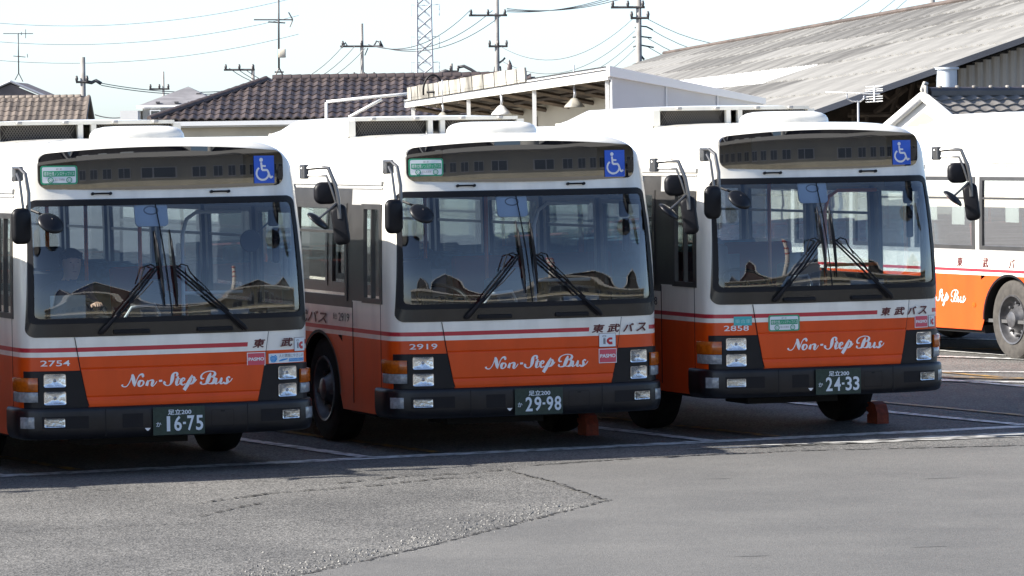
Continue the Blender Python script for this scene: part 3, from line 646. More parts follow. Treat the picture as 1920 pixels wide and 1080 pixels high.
    # side lettering (both sides would carry it; the near side is seen)
    def sl(x, z, off): return Vector((-(W0+.004+off), -x, z))   # x runs rear -> front
    mb = MB(); text(mb, '東武バス', -3.15, -1.98, 1.075, 1.185, .0, 0, 0, .2, sl, .006) if not cfg.get('onestep') else None
    if cfg.get('onestep'):
        for ch, a_, b_ in (('東',-3.40,-3.27),('武',-2.80,-2.67),('バ',-2.2,-2.07),('ス',-1.6,-1.47)): mb = MB(); text(mb, ch, a_, b_, 1.085, 1.20, .0, 0, 0, .1, sl, .005); P(mb, 'side_lettering', M_TBROWN, smooth=False)
    else: P(mb, 'side_lettering', M_TBROWN, smooth=False)
    mb = MB(); text(mb, '乗合', -1.80, -1.68, 1.125, 1.185, .0, 0, .004, 0, sl); text(mb, cfg['num'], -1.64, -1.335, 1.115, 1.190, .0, 0, .006, 0, sl); P(mb, 'side_number', M_TBLACK, smooth=False)
    if cfg.get('onestep'):
        mb = MB()
        for st in script_strokes('one'): stroke(mb, [(-4.30+x*1.25, .66+z*1.35, wd*1.5) for x, z, wd in st], 0, 0, 5, sl, .01)
        P(mb, 'side_script', M_TWHITE, smooth=False)
        mb = MB(); text(mb, '●', -3.05, -2.97, .60, .66, .002, 0, 0, 0, sl); P(mb, 'side_reflector', M_AMBER, smooth=False)
    # ---------------- side windows
    def sside(mb, sgn, y0, y1, z0, z1, o0, o1, mi=0, n=4):
        V = []
        for i in range(n+1):
            z = z0+(z1-z0)*i/n; w_ = W(z); V += [(sgn*(w_+o0),y0,z),(sgn*(w_+o1),y0,z),(sgn*(w_+o1),y1,z),(sgn*(w_+o0),y1,z)]
        fs = []
        for i in range(n):
            for a in range(4): b = (a+1)%4; fs.append((i*4+a,i*4+b,(i+1)*4+b,(i+1)*4+a))
        fs += [(3,2,1,0),(n*4,n*4+1,n*4+2,n*4+3)]; mb.add(V, fs, mi)
    for sgn, wins in ((-1,wins_l),(1,wins_r)):
        for wi, (y0, y1) in enumerate(wins):
            mb = MB(); fw = .045
            sside(mb, sgn, y0-.02, y0+fw, 1.30, 2.17, -.03, .008); sside(mb, sgn, y1-fw, y1+.02, 1.30, 2.17, -.03, .008)
            sside(mb, sgn, y0+fw, y1-fw, 1.30, 1.345, -.03, .007); sside(mb, sgn, y0+fw, y1-fw, 2.125, 2.17, -.03, .007)
            if wi == 0 and sgn < 0: sside(mb, sgn, (y0+y1)/2-.012, (y0+y1)/2+.012, 1.345, 2.125, -.02, .009)
            elif sgn < 0 or wi: sside(mb, sgn, y0+fw, y1-fw, 1.90, 1.925, -.02, .006)
            fr = P(mb, 'window_frame', M_BAND, smooth=False)
            mb = MB(); sside(mb, sgn, y0+.01, y1-.01, 1.31, 2.16, -.012, -.010); P(mb, 'side_window', M_SIDEG, smooth=False)
    mb = MB()
    for sgn in (-1,1): sside(mb, sgn, .42, LBUS-.05, 2.335, 2.372, -.01, .016); sside(mb, sgn, .42, LBUS-.05, 2.302, 2.316, -.01, .008)
    P(mb, 'rain_gutter', M_GREYP, smooth=False)
    mb = MB(); sside(mb, -1, 1.238, 1.250, .40, 1.30, 0, .003); sside(mb, -1, .47, .478, .34, 2.30, 0, .002)
    P(mb, 'side_panel_gap', M_BLACK, smooth=False)
    mb = MB(); mb.add([(-W0+.03,LBUS-.01,1.45),(W0-.03,LBUS-.01,1.45),(W0-.06,LBUS-.01,2.16),(-W0+.06,LBUS-.01,2.16)], [(0,1,2,3)]); P(mb, 'rear_window', M_SIDEG, smooth=False)
    # ---------------- roof equipment
    y0a, y1a, hw = cfg.get('ac', (2.45, 5.0, .86)); hw *= k
    def acsec(y, top, inset, zb=2.70): return [(-hw+inset*.2,y,zb),(-hw+inset*.3,y,zb+.10),(-hw+.05+inset,y,top-.04),(-hw+.13+inset,y,top-.005),(-.3,y,top+.008),(.3,y,top+.008),(hw-.13-inset,y,top-.005),(hw-.05-inset,y,top-.04),(hw-inset*.3,y,zb+.10),(hw-inset*.2,y,zb)]
    secs = [acsec(y0a+.05,2.925,.0), acsec(y0a+.20,2.94,0), acsec(y0a+1.2,2.94,0), acsec(y1a-.6,2.93,.02), acsec(y1a-.15,2.87,.06), acsec(y1a,2.78,.12)]
    mb = MB(); mb.grid(secs, 0); fr0 = secs[0]; back = [(p[0]*.985, y0a+.14, p[2]-.02) for p in fr0]
    mb.grid([[(p[0],p[1]-.05,p[2]) for p in fr0], fr0], 0)
    ac = P(mb, 'air_conditioner', M_WHITE, angle=40)
    zg0, zg1 = 2.762, 2.903
    fm = MB(); yf_ = y0a-.004
    fm.box((0,yf_+.02,2.919),(2*hw-.12,.05,.032)); fm.box((0,yf_+.02,2.748),(2*hw-.03,.05,.028)); fm.box((-hw+.035,yf_+.02,2.835),(.07,.05,.145)); fm.box((hw-.035,yf_+.02,2.835),(.07,.05,.145)); fm.box((-.06,yf_+.02,2.835),(.045,.05,.145)); fm.box((.06,yf_+.02,2.835),(.045,.05,.145))
    fm.build('grille_frame', M_WHITE, ac)
    for gx0, gx1 in ((-hw+.07,-.085),(.085,hw-.07)):
        gm = MB(); gm.add([(gx0,yf_+.055,zg0),(gx1,yf_+.055,zg0),(gx1,yf_+.075,zg1),(gx0,yf_+.075,zg1)], [(0,1,2,3)]); gr = gm.build('grille', mat('grille_dark', (.022,.018,.015), .8), ac)
        wm = MB(); nw = 28
        for q in range(nw*2):
            xa = gx0+(gx1-gx0)*(q-nw*.5)/nw; 
            for dr in (1,-1):
                pa = [xa, zg0]; pb = [xa+dr*.10, zg1]
                if min(pa[0],pb[0]) < gx0 or max(pa[0],pb[0]) > gx1: continue
                wm.add([(pa[0]-.0028,yf_+.03,pa[1]),(pa[0]+.0028,yf_+.03,pa[1]),(pb[0]+.0028,yf_+.03,pb[1]),(pb[0]-.0028,yf_+.03,pb[1])], [(0,1,2,3)])
        wm.build('grille_mesh', mat('grille_wire', (.15,.135,.115), .5, metal=.3), gr)
    for bx in (-.62,-.2,.25,.62):
        bmn = MB(); bmn.bbox((bx*k,y0a+.01,2.922),(.05,.10,.03),.008); bmn.build('hinge', M_GREYP, ac, True)
    mb = MB(); vy = cfg.get('vent', 1.15); PV = []
    for i in range(7):
        s_ = i/6; rr = 1-s_**3*.55; zt = 2.745+.135*math.sin(s_*PI/2)
        PV.append([(.06+.38*rr*math.copysign(abs(math.cos(a))**.55,math.cos(a)), vy+.34*rr*math.copysign(abs(math.sin(a))**.55,math.sin(a)), zt) for a in [2*PI*q/28 for q in range(29)]])
    mb.grid(PV); mb.add(PV[-1][:-1], [tuple(range(28))]); P(mb, 'roof_hatch', M_WHITE, angle=60)
    for ys_ in (.68, 1.72):
        mb = MB(); zz_ = [2.38,2.45,2.55,2.62,2.68,2.72,2.75,2.768]; pl_ = [(-W(z)-.001,max(ys_,Yt(z)+.34),z) for z in zz_]; pr_ = [(W(z)+.001,max(ys_,Yt(z)+.34),z) for z in zz_]
        mb.tube(pl_+pr_[::-1], .0045, 5); P(mb, 'roof_seam', M_GREYP)
    # ---------------- wipers
    for sgn, bx, tx, ty_, b0, b1 in ((-1,-.612*k,-.143*k,1.699,(-.127*k,2.008),(-.073*k,1.381)),(1,.605*k,.022*k,1.695,(.002*k,2.013),(.037*k,1.378))):
        mb = MB(); d = Vector((tx-bx,0,ty_-1.194)); 
        def wp(s_, off, lat=0.): 
            x = bx+d.x*s_; z = 1.194+d.z*s_; nn = Vector((-d.z,0,d.x)).normalized(); return sp(x+nn.x*lat, z+nn.z*lat, off)
        mb.tube([wp(-.03,.03),wp(.02,.05),wp(.18,.05),wp(.32,.045)], [.018,.021,.016,.010], 8)
        mb.tube([wp(.25,.05,.014),wp(.6,.055,.014),wp(1.0,.05,.010)], .0085, 6); mb.tube([wp(.25,.05,-.016),wp(.6,.055,-.018),wp(1.0,.05,-.012)], .0085, 6)
        mb.tube([wp(.45,.05,-.02),wp(.62,.075,-.035),wp(.85,.07,-.045)], .005, 5)
        c0 = sp(tx,ty_,.05); mb.tube([wp(.72,.06,.03*-sgn), c0+Vector((sgn*.12,-.01,-.03)), c0+Vector((sgn*.10,-.01,.015)), c0+Vector((sgn*.05,-.01,.03)), c0], .0065, 6)
        wa = P(mb, 'wiper_arm', M_BLACK)
        mb = MB(); pts = [(b0[0]+(b1[0]-b0[0])*q/8, b0[1]+(b1[1]-b0[1])*q/8) for q in range(9)]
        mb.tube([sp(x,z,.022) for x,z in pts], [.005,.008,.009,.010,.010,.010,.009,.008,.005], 6); mb.tube([sp(x,z,.045) for x,z in pts[1:8]], [.004,.007,.010,.011,.010,.007,.004], 6); mb.build('wiper_blade', M_BLACK, wa, True)
    # ---------------- mirrors
    def mirror_plate(name, c, size, rot, par=root):
        mb = MB(); Mr = Matrix.Rotation(rot[2],4,'Z') @ Matrix.Rotation(rot[0],4,'X') @ Matrix.Rotation(rot[1],4,'Y')
        w_, h, t = size; out = rrect(-w_/2, w_/2, -h/2, h/2, min(w_,h)*.36, 3, 6); n = len(out)
        lay = [(-t/2,.70),(-t/2+.006,.86),(-t*.1,.99),(t*.3,1.0),(t/2,.95)]; vs = []
        for y, s_ in lay: vs += [Mr @ Vector((x*s_, y, z*s_)) + Vector(c) for x, z in out]
        fs = []
        for L_ in range(len(lay)-1): fs += [(L_*n+i, L_*n+(i+1)%n, (L_+1)*n+(i+1)%n, (L_+1)*n+i) for i in range(n)]
        fs += [tuple(range(n-1,-1,-1)), tuple((len(lay)-1)*n+i for i in range(n))]
        mb.add(vs, fs); return P(mb, name, M_BLACK, par, angle=50)
    def round_mirror(c, r, nv, par=root):
        mb = MB(); Mq = Vector((1,0,0)).rotation_difference(Vector(nv)).to_matrix().to_4x4()
        mb.lathe([(.035,0),(.033,r*.4),(.022,r*.8),(.008,r*.98),(-.004,r),(-.008,r*.97),(-.006,r*.9)], 26, Mq, 0, c); rm = P(mb, 'round_mirror', M_BEZEL, par, angle=60)
        mb = MB(); mb.lathe([(-.006,r*.93),(-.02,r*.5),(-.025,0)], 24, Mq, 0, c); mb.build('mirror_glass', mat('mirror_glass', (.8,.82,.84), .03, metal=1), rm, True, LOC if par is root and False else None); return rm
    e = W0-1.2425
    mb = MB(); mb.bbox((-1.255-e,.17,2.50),(.075,.10,.12),.012); mb.tube([(-1.215-e,.2,2.46),(-1.30-e,.14,2.455)], .022, 8); mb.tube([(-1.28-e,.16,2.545),(-1.275-e,.02,2.545),(-1.25-e,-.05,2.50),(-1.235-e,-.09,2.34),(-1.24-e,-.10,2.16)], .016, 8)
    mb.tube([(-1.30-e,.02,2.50),(-1.30-e,-.06,2.44),(-1.285-e,-.10,2.2),(-1.29-e,-.10,2.06)], .012, 8); arm = P(mb, 'mirror_arm', M_STEEL)
    mirror_plate('side_mirror', (-1.31-e,-.13,2.075), (.168,.295,.06), (0,0,R(14)))
    mb = MB(); mb.tube([(-1.22-e,.02,2.215),(-1.13-e,-.12,2.165),(-1.07-e,-.21,2.125)], .011, 6); P(mb, 'mirror_stay', M_BLACK)
    round_mirror((-1.085-e,-.20,2.095), .112, (.15,-.62,.62))
    mb = MB(); mb.bbox((1.205+e,.12,2.475),(.05,.12,.12),.014); mb.tube([(1.19+e,.12,2.50),(1.28+e,-.02,2.512),(1.345+e,-.10,2.505),(1.395+e,-.13,2.36),(1.415+e,-.14,2.24),(1.425+e,-.14,2.08)], .018, 8)
    mb.tube([(1.19+e,.12,2.445),(1.27+e,-.01,2.445),(1.33+e,-.09,2.44),(1.36+e,-.12,2.34),(1.395+e,-.13,2.22)], .011, 8); mb.tube([(1.395+e,-.14,2.21),(1.30+e,-.17,2.14),(1.225+e,-.18,2.085)], .010, 6); P(mb, 'mirror_arm', M_STEEL)
    mirror_plate('side_mirror', (1.325+e,-.08,2.295), (.20,.185,.06), (0,0,R(-8)))
    mirror_plate('lower_mirror', (1.435+e,-.12,2.03), (.135,.34,.06), (0,R(-7),R(-28)))
    round_mirror((1.21+e,-.19,2.065), .105, (.50,-.35,.72))
    # ---------------- interior
    mb = MB(); mb.box((0,5.2,.45),(2*W0-.1,9.7,.04)); P(mb, 'cabin_floor', M_FLOOR, smooth=False)
    mb = MB(); mb.box((0,5.3,2.40),(2*W0-.35,9.4,.03)); mb.box((-W0+.16,5.3,2.33),(.22,9.2,.12)); mb.box((W0-.16,5.3,2.33),(.22,9.2,.12)); P(mb, 'cabin_ceiling', M_INT, smooth=False)
    mb = MB(); mb.bbox((-.05,.42,1.09),(2*W0-.35,.42,.26),.05); mb.bbox((-.62*k,.52,1.24),(.46,.26,.12),.05); mb.bbox((0,.36,.8),(2*W0-.4,.3,.5),.04); P(mb, 'dashboard', M_INTD, angle=40)
    mb = MB(); Ms = Matrix.Rotation(R(28),4,'X'); c = Vector((-.62*k,.62,1.335))
    mb.tube([c+Ms@Vector((.225*math.cos(q*PI/16),.225*math.sin(q*PI/16),0)) for q in range(33)], .016, 8, caps=False); mb.tube([c+Ms@Vector((-.2,0,-.01)),c+Ms@Vector((.2,0,-.01))], .018, 6); mb.tube([c,c+Ms@Vector((0,-.2,-.01))], .018, 6); mb.tube([c,c+Ms@Vector((0,.0,-.5))], .035, 8); P(mb, 'steering_wheel', M_BLACK)
    mb = MB(); mb.bbox((-.62*k,1.30,.86),(.50,.50,.14),.05); mb.bbox((-.62*k,1.55,1.28),(.48,.13,.75),.06,0,Matrix.Rotation(R(-8),4,'X')); mb.bbox((-.62*k,1.60,1.76),(.27,.10,.2),.04); mb.box((-.62*k,1.3,.62),(.3,.3,.4)); P(mb, 'driver_seat', M_INTD)
    mb = MB(); mb.box((-.62*k,1.86,1.0),(.95,.04,1.1)); P(mb, 'driver_partition', M_INT, smooth=False)
    mb = MB(); mb.bbox((.10,.95,.98),(.30,.36,1.0),.04); mb.bbox((.10,.88,1.52),(.20,.16,.12),.03); P(mb, 'fare_box', M_INT)
    mb = MB(); mb.tube([(.42,1.05,.5),(.42,1.05,1.95),(.46,1.05,2.08),(.55,1.05,2.14),(.95,1.05,2.14)], .017, 8); mb.tube([(.42,1.05,1.45),(.95,1.05,1.45)], .015, 8); P(mb, 'handrail', M_POLE if cfg.get('poles') else mat('pale_rail',(.55,.55,.53),.4))
    for x, y in ((-.42,2.3),(.42,2.3),(-.42,4.0),(.42,4.0),(-.42,6.2),(.42,6.2)):
        mb = MB(); mb.tube([(x,y,.48),(x,y,2.38)], .018, 8); P(mb, 'handrail', M_POLE)
    for y in (3.0,3.85,4.7,5.55,6.4,7.3,8.1,8.9):
        for x in (-.78,.78):
            mb = MB(); mb.bbox((x*k,y,.92),(.72,.42,.1),.04); mb.bbox((x*k,y+.22,1.28),(.72,.09,.68),.04,0,Matrix.Rotation(R(-8),4,'X')); P(mb, 'seat', M_SEAT if int(y*10)%3 else M_SEATR)
    mb = MB(); mb.tube([(-.25,.62,.9),(-.25,.60,1.25),(-.18,.58,1.36),(.02,.58,1.38),(.06,.58,1.30),(.06,.6,.95)], .014, 8); P(mb, 'front_rail', mat('pale_rail',(.55,.55,.53),.4))
    mb = MB(); mb.box((.62*k,.50,1.12),(.62,.30,.03)); mb.box((.70*k,.64,1.22),(.34,.02,.20)); P(mb, 'dash_shelf', mat('pale_shelf',(.40,.40,.37),.6), smooth=False)
    mb = MB(); cxp, czp = -.128*k, 2.147; out = rrect(cxp-.142,cxp+.142,czp-.095,czp+.098,.035,4,5); n = len(out)
    mb.add([sp(x,z,-.035) for x,z in out]+[sp(x,z,-.02) for x,z in out], [(i,(i+1)%n,n+(i+1)%n,n+i) for i in range(n)]+[tuple(n+i for i in range(n))]); rmr = P(mb, 'cabin_mirror_back', mat('pale_plastic', (.62,.66,.68), .4), angle=30)
    mb = MB(); stroke(mb, [(cxp+.06*math.cos(a*PI/6), czp+.035+.032*math.sin(a*PI/6), .012) for a in range(13)], -.0175); mb.build('mount_ring', M_TGREY, rmr)
    mb = MB(); mb.bbox((1.0*k,.34,2.09),(.09,.05,.14),.03); mb.bbox((1.02*k,.34,1.86),(.065,.05,.30),.03); P(mb, 'cabin_mirror', M_BLACK)
    if cfg.get('rounddisc'):
        mb = MB(); mb.lathe([(.0,0),(.0,.09),(.012,.095),(.02,.09),(.025,0)], 24, Matrix.Rotation(PI/2,4,'Z'), 0, (.80,.34,1.90)); mb.tube([(.84,.35,1.95),(.97,.35,2.06)], .007, 6); P(mb, 'cabin_round_mirror', M_INTD)
    if cfg.get('onestep'):
        for y_, z_, h_ in ((2.2,1.78,.30),(1.75,1.80,.26),(3.45,1.76,.34),(4.1,1.78,.28),(.75,1.7,.3)):
            mb = MB(); mb.box((-W0+.05,y_,z_),(.004,.30,h_)); P(mb, 'window_rectangle', M_TWHITE, smooth=False)  # plain white rectangles just inside the side glass
    if cfg.get('notice'):
        mb = MB(); mb.box((-.83*k,.235,1.395),(.30,.006,.19)); P(mb, 'notice_board', mat('pale_notice', (.50,.54,.48), .6, noise=.15, nscale=10), smooth=False)
    return root

YAW = [.3801,.3581,.3625]
BUSES = [
 dict(pos=(-2.8056,35.2524), yaw=.3801, W=1.2425, num='2754', plate=('16','75'), stripe_end=.645,
      tobu=[('東',.69,.80),('武',.945,1.06)], wheelchair=(.785,.975,2.385,2.615), green=(-1.045,-.745,2.405,2.56,.006), pasmo=(.635,.80,.868,.978,.014), ic=(1.082,1.19,.975,1.085,.005), eco=(.835,1.18,.882,.962,.005), rounddisc=True, notice=True,
      label='orange and white bus with fleet number 2754 and plate ending 16-75'),
 dict(pos=(.1819,37.1299), yaw=.3581, W=1.2425, num='2919', plate=('29','98'), stripe_end=.52,
      tobu=[('東',.546,.665),('武',.692,.815),('バ',.850,.955),('ス',.985,1.085)], wheelchair=(.761,.964,2.378,2.612), green=(-1.048,-.748,2.411,2.565,.006), pasmo=(.604,.777,.749,.875,.020), ic=(.613,.771,.892,1.007,.014),
      label='orange and white bus with fleet number 2919 and plate ending 29-98'),
 dict(pos=(2.8867,38.4007), yaw=.3625, W=1.15, zo=.06, wshift=.3, num='2858', plate=('24','33'), stripe_end=.44, poles=True, ac=(2.15,4.75,.90),
      tobu=[('東',.475,.575),('武',.612,.72),('バ',.752,.845),('ス',.872,.965)], wheelchair=(.70,.90,2.378,2.60), green=(-.635,-.335,.905,1.05,.0145), pasmo=(.835,.985,.895,1.005,.005), ic=(.995,1.075,.90,1.0,.005), teal=(-.945,-.785,.965,1.045,.006),
      label='narrower orange and white bus with fleet number 2858 and plate ending 24-33'),
]
for cfg in BUSES: make_bus(cfg)
# neighbour beyond the first bus, and the sunlit bus standing apart
make_bus(dict(pos=(-5.95,33.55), yaw=.38, W=1.2425, num='2748', plate=('16','31'), stripe_end=.52, full=False, label='orange and white bus parked beside the 2754 bus on its driver side'))
yb = .43; wp_ = at(1899, 611, 50.6); cb, sb = math.cos(yb), math.sin(yb)
make_bus(dict(pos=(wp_.x+1.2*cb+2.2*sb, wp_.y+1.2*sb-2.2*cb), yaw=yb, W=1.2425, num='2703', plate=('20','14'), stripe_end=.52, full=False, onestep=True, tyre=M_TYRED, label='sunlit orange and white bus standing apart with side windows and dusty tyre in view'))

def chock_at(bus, u, v, label):
    c, s = math.cos(bus['yaw']), math.sin(bus['yaw']); X = bus['pos'][0]+u*c+v*s; Y = bus['pos'][1]+u*s-v*c
    m = MB(); prof = [(-.11,0),(.11,0),(.11,.075),(.075,.095),(.12,.115),(.12,.145),(.07,.16),(.10,.19),(.02,.205),(-.06,.18),(-.11,.10)]
    n = len(prof); A = [(-.06,y,z) for y,z in prof]; B = [(.06,y,z) for y,z in prof]
    m.add(A+B, [(i,(i+1)%n,n+(i+1)%n,n+i) for i in range(n)]+[tuple(range(n-1,-1,-1)), tuple(range(n,2*n))])
    o = m.build('wheel_chock', M_CHOCK, None, False, (X,Y,.002), bus['yaw']); tag(o, label, 'wheel chock', 'orange wheel chocks')
chock_at(BUSES[1], 1.13, -1.6, 'notched orange wheel chock by the front tyre of the bus numbered 2919')
chock_at(BUSES[2], 1.08, -1.34, 'dull orange wheel chock under the narrower bus next to open lit ground')

# ================================================================== BACKGROUND BUILDINGS
M_TILE = mat('dark_glazed_tile', (.085,.066,.062), .42, noise=.45, nscale=1.2)
M_TILEB = mat('brown_tile', (.165,.135,.112), .7, noise=.35, nscale=.9)
M_TILEG = mat('grey_tile', (.27,.25,.225), .55, noise=.4, nscale=2.5)
M_SLATE = mat('grey_slate', (.21,.205,.215), .7, noise=.3, nscale=1.2, ndir=(1,1,6))
M_SLATEB = mat('brown_slate', (.15,.125,.12), .7, noise=.3, nscale=1.2)
M_WALLW = mat('white_wall', (.70,.69,.65), .7, noise=.08, nscale=1.5)
M_WALLC = mat('cream_wall', (.60,.55,.44), .75, noise=.12, nscale=1.2)
M_WALLSH = mat('shaded_white_wall', (.52,.53,.54), .7, noise=.08, nscale=1.2)  # white end wall of the shed, its shade put into the colour
M_TRIM = mat('white_trim', (.72,.72,.70), .5)
M_METALD = mat('dark_metal', (.09,.085,.085), .5, metal=.4)
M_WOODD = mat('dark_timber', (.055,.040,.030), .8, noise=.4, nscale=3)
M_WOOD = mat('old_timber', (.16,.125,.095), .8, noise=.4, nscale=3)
M_CONC = mat('concrete_pole', (.30,.285,.265), .8, noise=.25, nscale=2)
M_WIRE = mat('wire_black', (.06,.06,.065), .6)
M_GALV = mat('galvanised', (.45,.46,.48), .4, metal=.5)
M_WINDOW = mat('window_dark', (.03,.035,.04), .05, spec=.8)
FBG = empty  # alias
def frame_matrix(o, ex, ey, ez):
    return Matrix(((ex.x,ey.x,ez.x,o.x),(ex.y,ey.y,ez.y,o.y),(ex.z,ey.z,ez.z,o.z),(0,0,0,1)))
def tile_mesh(name, tw, th, amp, mt, nx=7, seed=0):
    m = MB(); T0 = []; T1 = []; T2 = []
    for i in range(nx+1):
        s_ = i/nx; z = amp*(math.cos(2*PI*s_)*.5+.5)**.8
        T0.append((tw*s_, -.0, z+.028)); T1.append((tw*s_, th*1.1, z)); T2.append((tw*s_, .0, z-.012))
    m.grid([T2,T0,T1]); me = bpy.data.meshes.new(name); me.from_pydata(m.v, [], m.f); me.materials.append(mt); me.shade_smooth(); me.set_sharp_from_angle(angle=R(40)); return me
def tile_field(par, o, ex, es, nc, nr, tw, th, me, keep=None):
    n = ex.cross(es).normalized(); rr = random.Random(nc*31+nr); cnt = 0
    for r_ in range(nr):
        for c in range(nc):
            x, y = c*tw, r_*th
            if keep and not keep(x+tw/2, y+th/2): continue
            p = o + ex*x + es*y + n*rr.uniform(0,.014); tl = rr.uniform(-.02,.02); inst('roof_tile', rr.choice(me) if isinstance(me, list) else me, frame_matrix(p, (ex+n*tl).normalized(), es, n), par); cnt += 1
    return cnt
def quad(m, pts, mi=0): m.add(pts, [tuple(range(len(pts)))], mi)

# ---- long house with dark glazed tiles
hs = empty('tile_roof_house', (at(650,250,130).x, 130, 0)); tag(hs, 'long low house with dark glazed roof tiles and a hipped end', 'house')
O = Vector(hs.location)
def rel(p, o=None): return Vector(p) - (O if o is None else o)
ze, zr_ = 3.26, 4.50; De, Dr = 128.5, 131.6
xl = (285-960)/8000*De; xrl = (517-960)/8000*Dr; xr = (1010-960)/8000*De
es = Vector((0, Dr-De, zr_-ze)); Ls = es.length; es.normalize(); ex = Vector((1,0,0))
tw, th = .262, Ls/9; me_t = [tile_mesh('roof_tile', tw, th, .055, mm) for mm in (M_TILE, M_TILE, mat('dark_glazed_tile_pale', (.115,.09,.083), .42, noise=.4, nscale=1.2), mat('dark_glazed_tile_deep', (.058,.046,.045), .4, noise=.4, nscale=1.2))]
def keep(x, y): return x > (xrl-xl)*(y/Ls)+.05
tile_field(hs, rel((xl,De,ze+.03)), ex, es, int((xr-xl)/tw), 9, tw, th, me_t, keep)
m = MB(); a, b, c_, d_ = rel((xl,De,ze)), rel((xr,De,ze)), rel((xr,Dr,zr_)), rel((xrl,Dr,zr_)); quad(m, [a,b,c_,d_])
e_, f_ = rel((xl,2*Dr-De,ze)), rel((xr,2*Dr-De,ze)); quad(m, [e_,a,d_]); quad(m, [f_,e_,d_,c_]); m.build('roof_deck', M_TILE, hs)
m = MB(); m.box(rel(((xl+xr)/2,De+3.1,1.62))+Vector((.25,0,0)), (xr-xl-.9,4.9,3.24)); m.build('wall', M_WALLC, hs)
m = MB(); m.box(rel(((xl+xr)/2,De-.03,ze-.07)), (xr-xl,.10,.13)); m.build('eave_gutter', M_TRIM, hs)
m = MB(); m.box(rel(((xl+xr)/2+.1,De+.32,ze-.16)), (xr-xl-.3,.5,.05)); m.build('eave_soffit', M_WALLW, hs)
cap = MB(); cap.lathe([(0,.001),(0,.11),(.26,.125),(.30,.125),(.30,.001)], 10); cme = cap.build('ridge_tile', M_TILE, hs, True, None, None, 40); cdat = cme.data; bpy.data.objects.remove(cme)
n = int((xr-xrl)/.29)
for i in range(n): inst('ridge_tile', cdat, Matrix.Translation(rel((xrl+i*.29,Dr,zr_+.06))), hs)
hd = Vector((xrl-xl, Dr-De, zr_-ze)); Lh = hd.length; hd.normalize(); hy = Vector((0,0,1)).cross(hd).normalized(); hz = hd.cross(hy)
for i in range(int(Lh/.29)): inst('ridge_tile', cdat, frame_matrix(rel((xl,De,ze+.08))+hd*(i*.29), hd, hy, hz), hs)
m = MB(); m.bbox(rel((xr-.78,Dr,zr_+.22)), (.16,.2,.34), .05); m.lathe([(0,.07),(.06,.05),(.16,.0)], 8, Matrix.Rotation(-PI/2,4,'Y'), 0, rel((xr-.78,Dr,zr_+.38))); m.build('ridge_ornament', M_TILE, hs, True)

# ---- brown tiled house on the far side of the lot
D = 190; p0 = at(158,183,D); zr_ = p0.z; xr = p0.x; xl = at(-70,183,D).x; ze = zr_-1.45; De = D-2.6
h2 = empty('brown_tile_house', ((xl+xr)/2,D,0)); tag(h2, 'house with pale brown tiled roof and plain gable end', 'house'); O2 = Vector(h2.location)
es = Vector((0,D-De,zr_-ze)); Ls = es.length; es.normalize(); tw = .31; th = Ls/7; me2 = [tile_mesh('roof_tile', tw, th, .05, mm) for mm in (M_TILEB, M_TILEB, mat('brown_tile_pale', (.215,.175,.145), .7, noise=.35, nscale=.9), mat('brown_tile_deep', (.12,.098,.083), .7, noise=.35, nscale=.9))]
tile_field(h2, Vector((xl,De,ze+.02))-O2, ex, es, int((xr-xl)/tw)+1, 7, tw, th, me2)
m = MB(); quad(m, [Vector(p)-O2 for p in ((xl,De,ze),(xr+.2,De,ze),(xr+.2,D,zr_),(xl,D,zr_))]); quad(m, [Vector(p)-O2 for p in ((xr+.2,2*D-De,ze),(xl,2*D-De,ze),(xl,D,zr_),(xr+.2,D,zr_))]); m.build('roof_deck', M_TILEB, h2)
m = MB(); m.box((0,0,1.6),(xr-xl-.3,4.4,3.2)); quad(m, [Vector(p)-O2 for p in ((xr+.02,De+.3,3.2),(xr+.02,2*D-De-.3,3.2),(xr+.02,D,zr_-.05))]); m.build('wall', mat('tan_wall',(.42,.37,.30),.8,noise=.2,nscale=2), h2)
m = MB(); m.tube([Vector((xr+.2,De,ze))-O2, Vector((xr+.2,D,zr_+.05))-O2, Vector((xr+.2,2*D-De,ze))-O2], .09, 6); m.build('gable_trim', M_TILEB, h2)
for i in range(int((xr-xl)/.31)):
    if i == 0: cp_ = MB(); cp_.lathe([(0,.001),(0,.10),(.28,.115),(.31,.115),(.31,.001)], 8); oo_ = cp_.build('ridge_tile', M_TILEB, h2, True); dd_ = oo_.data; bpy.data.objects.remove(oo_)
    inst('ridge_tile', dd_, Matrix.Translation(Vector((xl+i*.31,D,zr_+.04))-O2), h2)
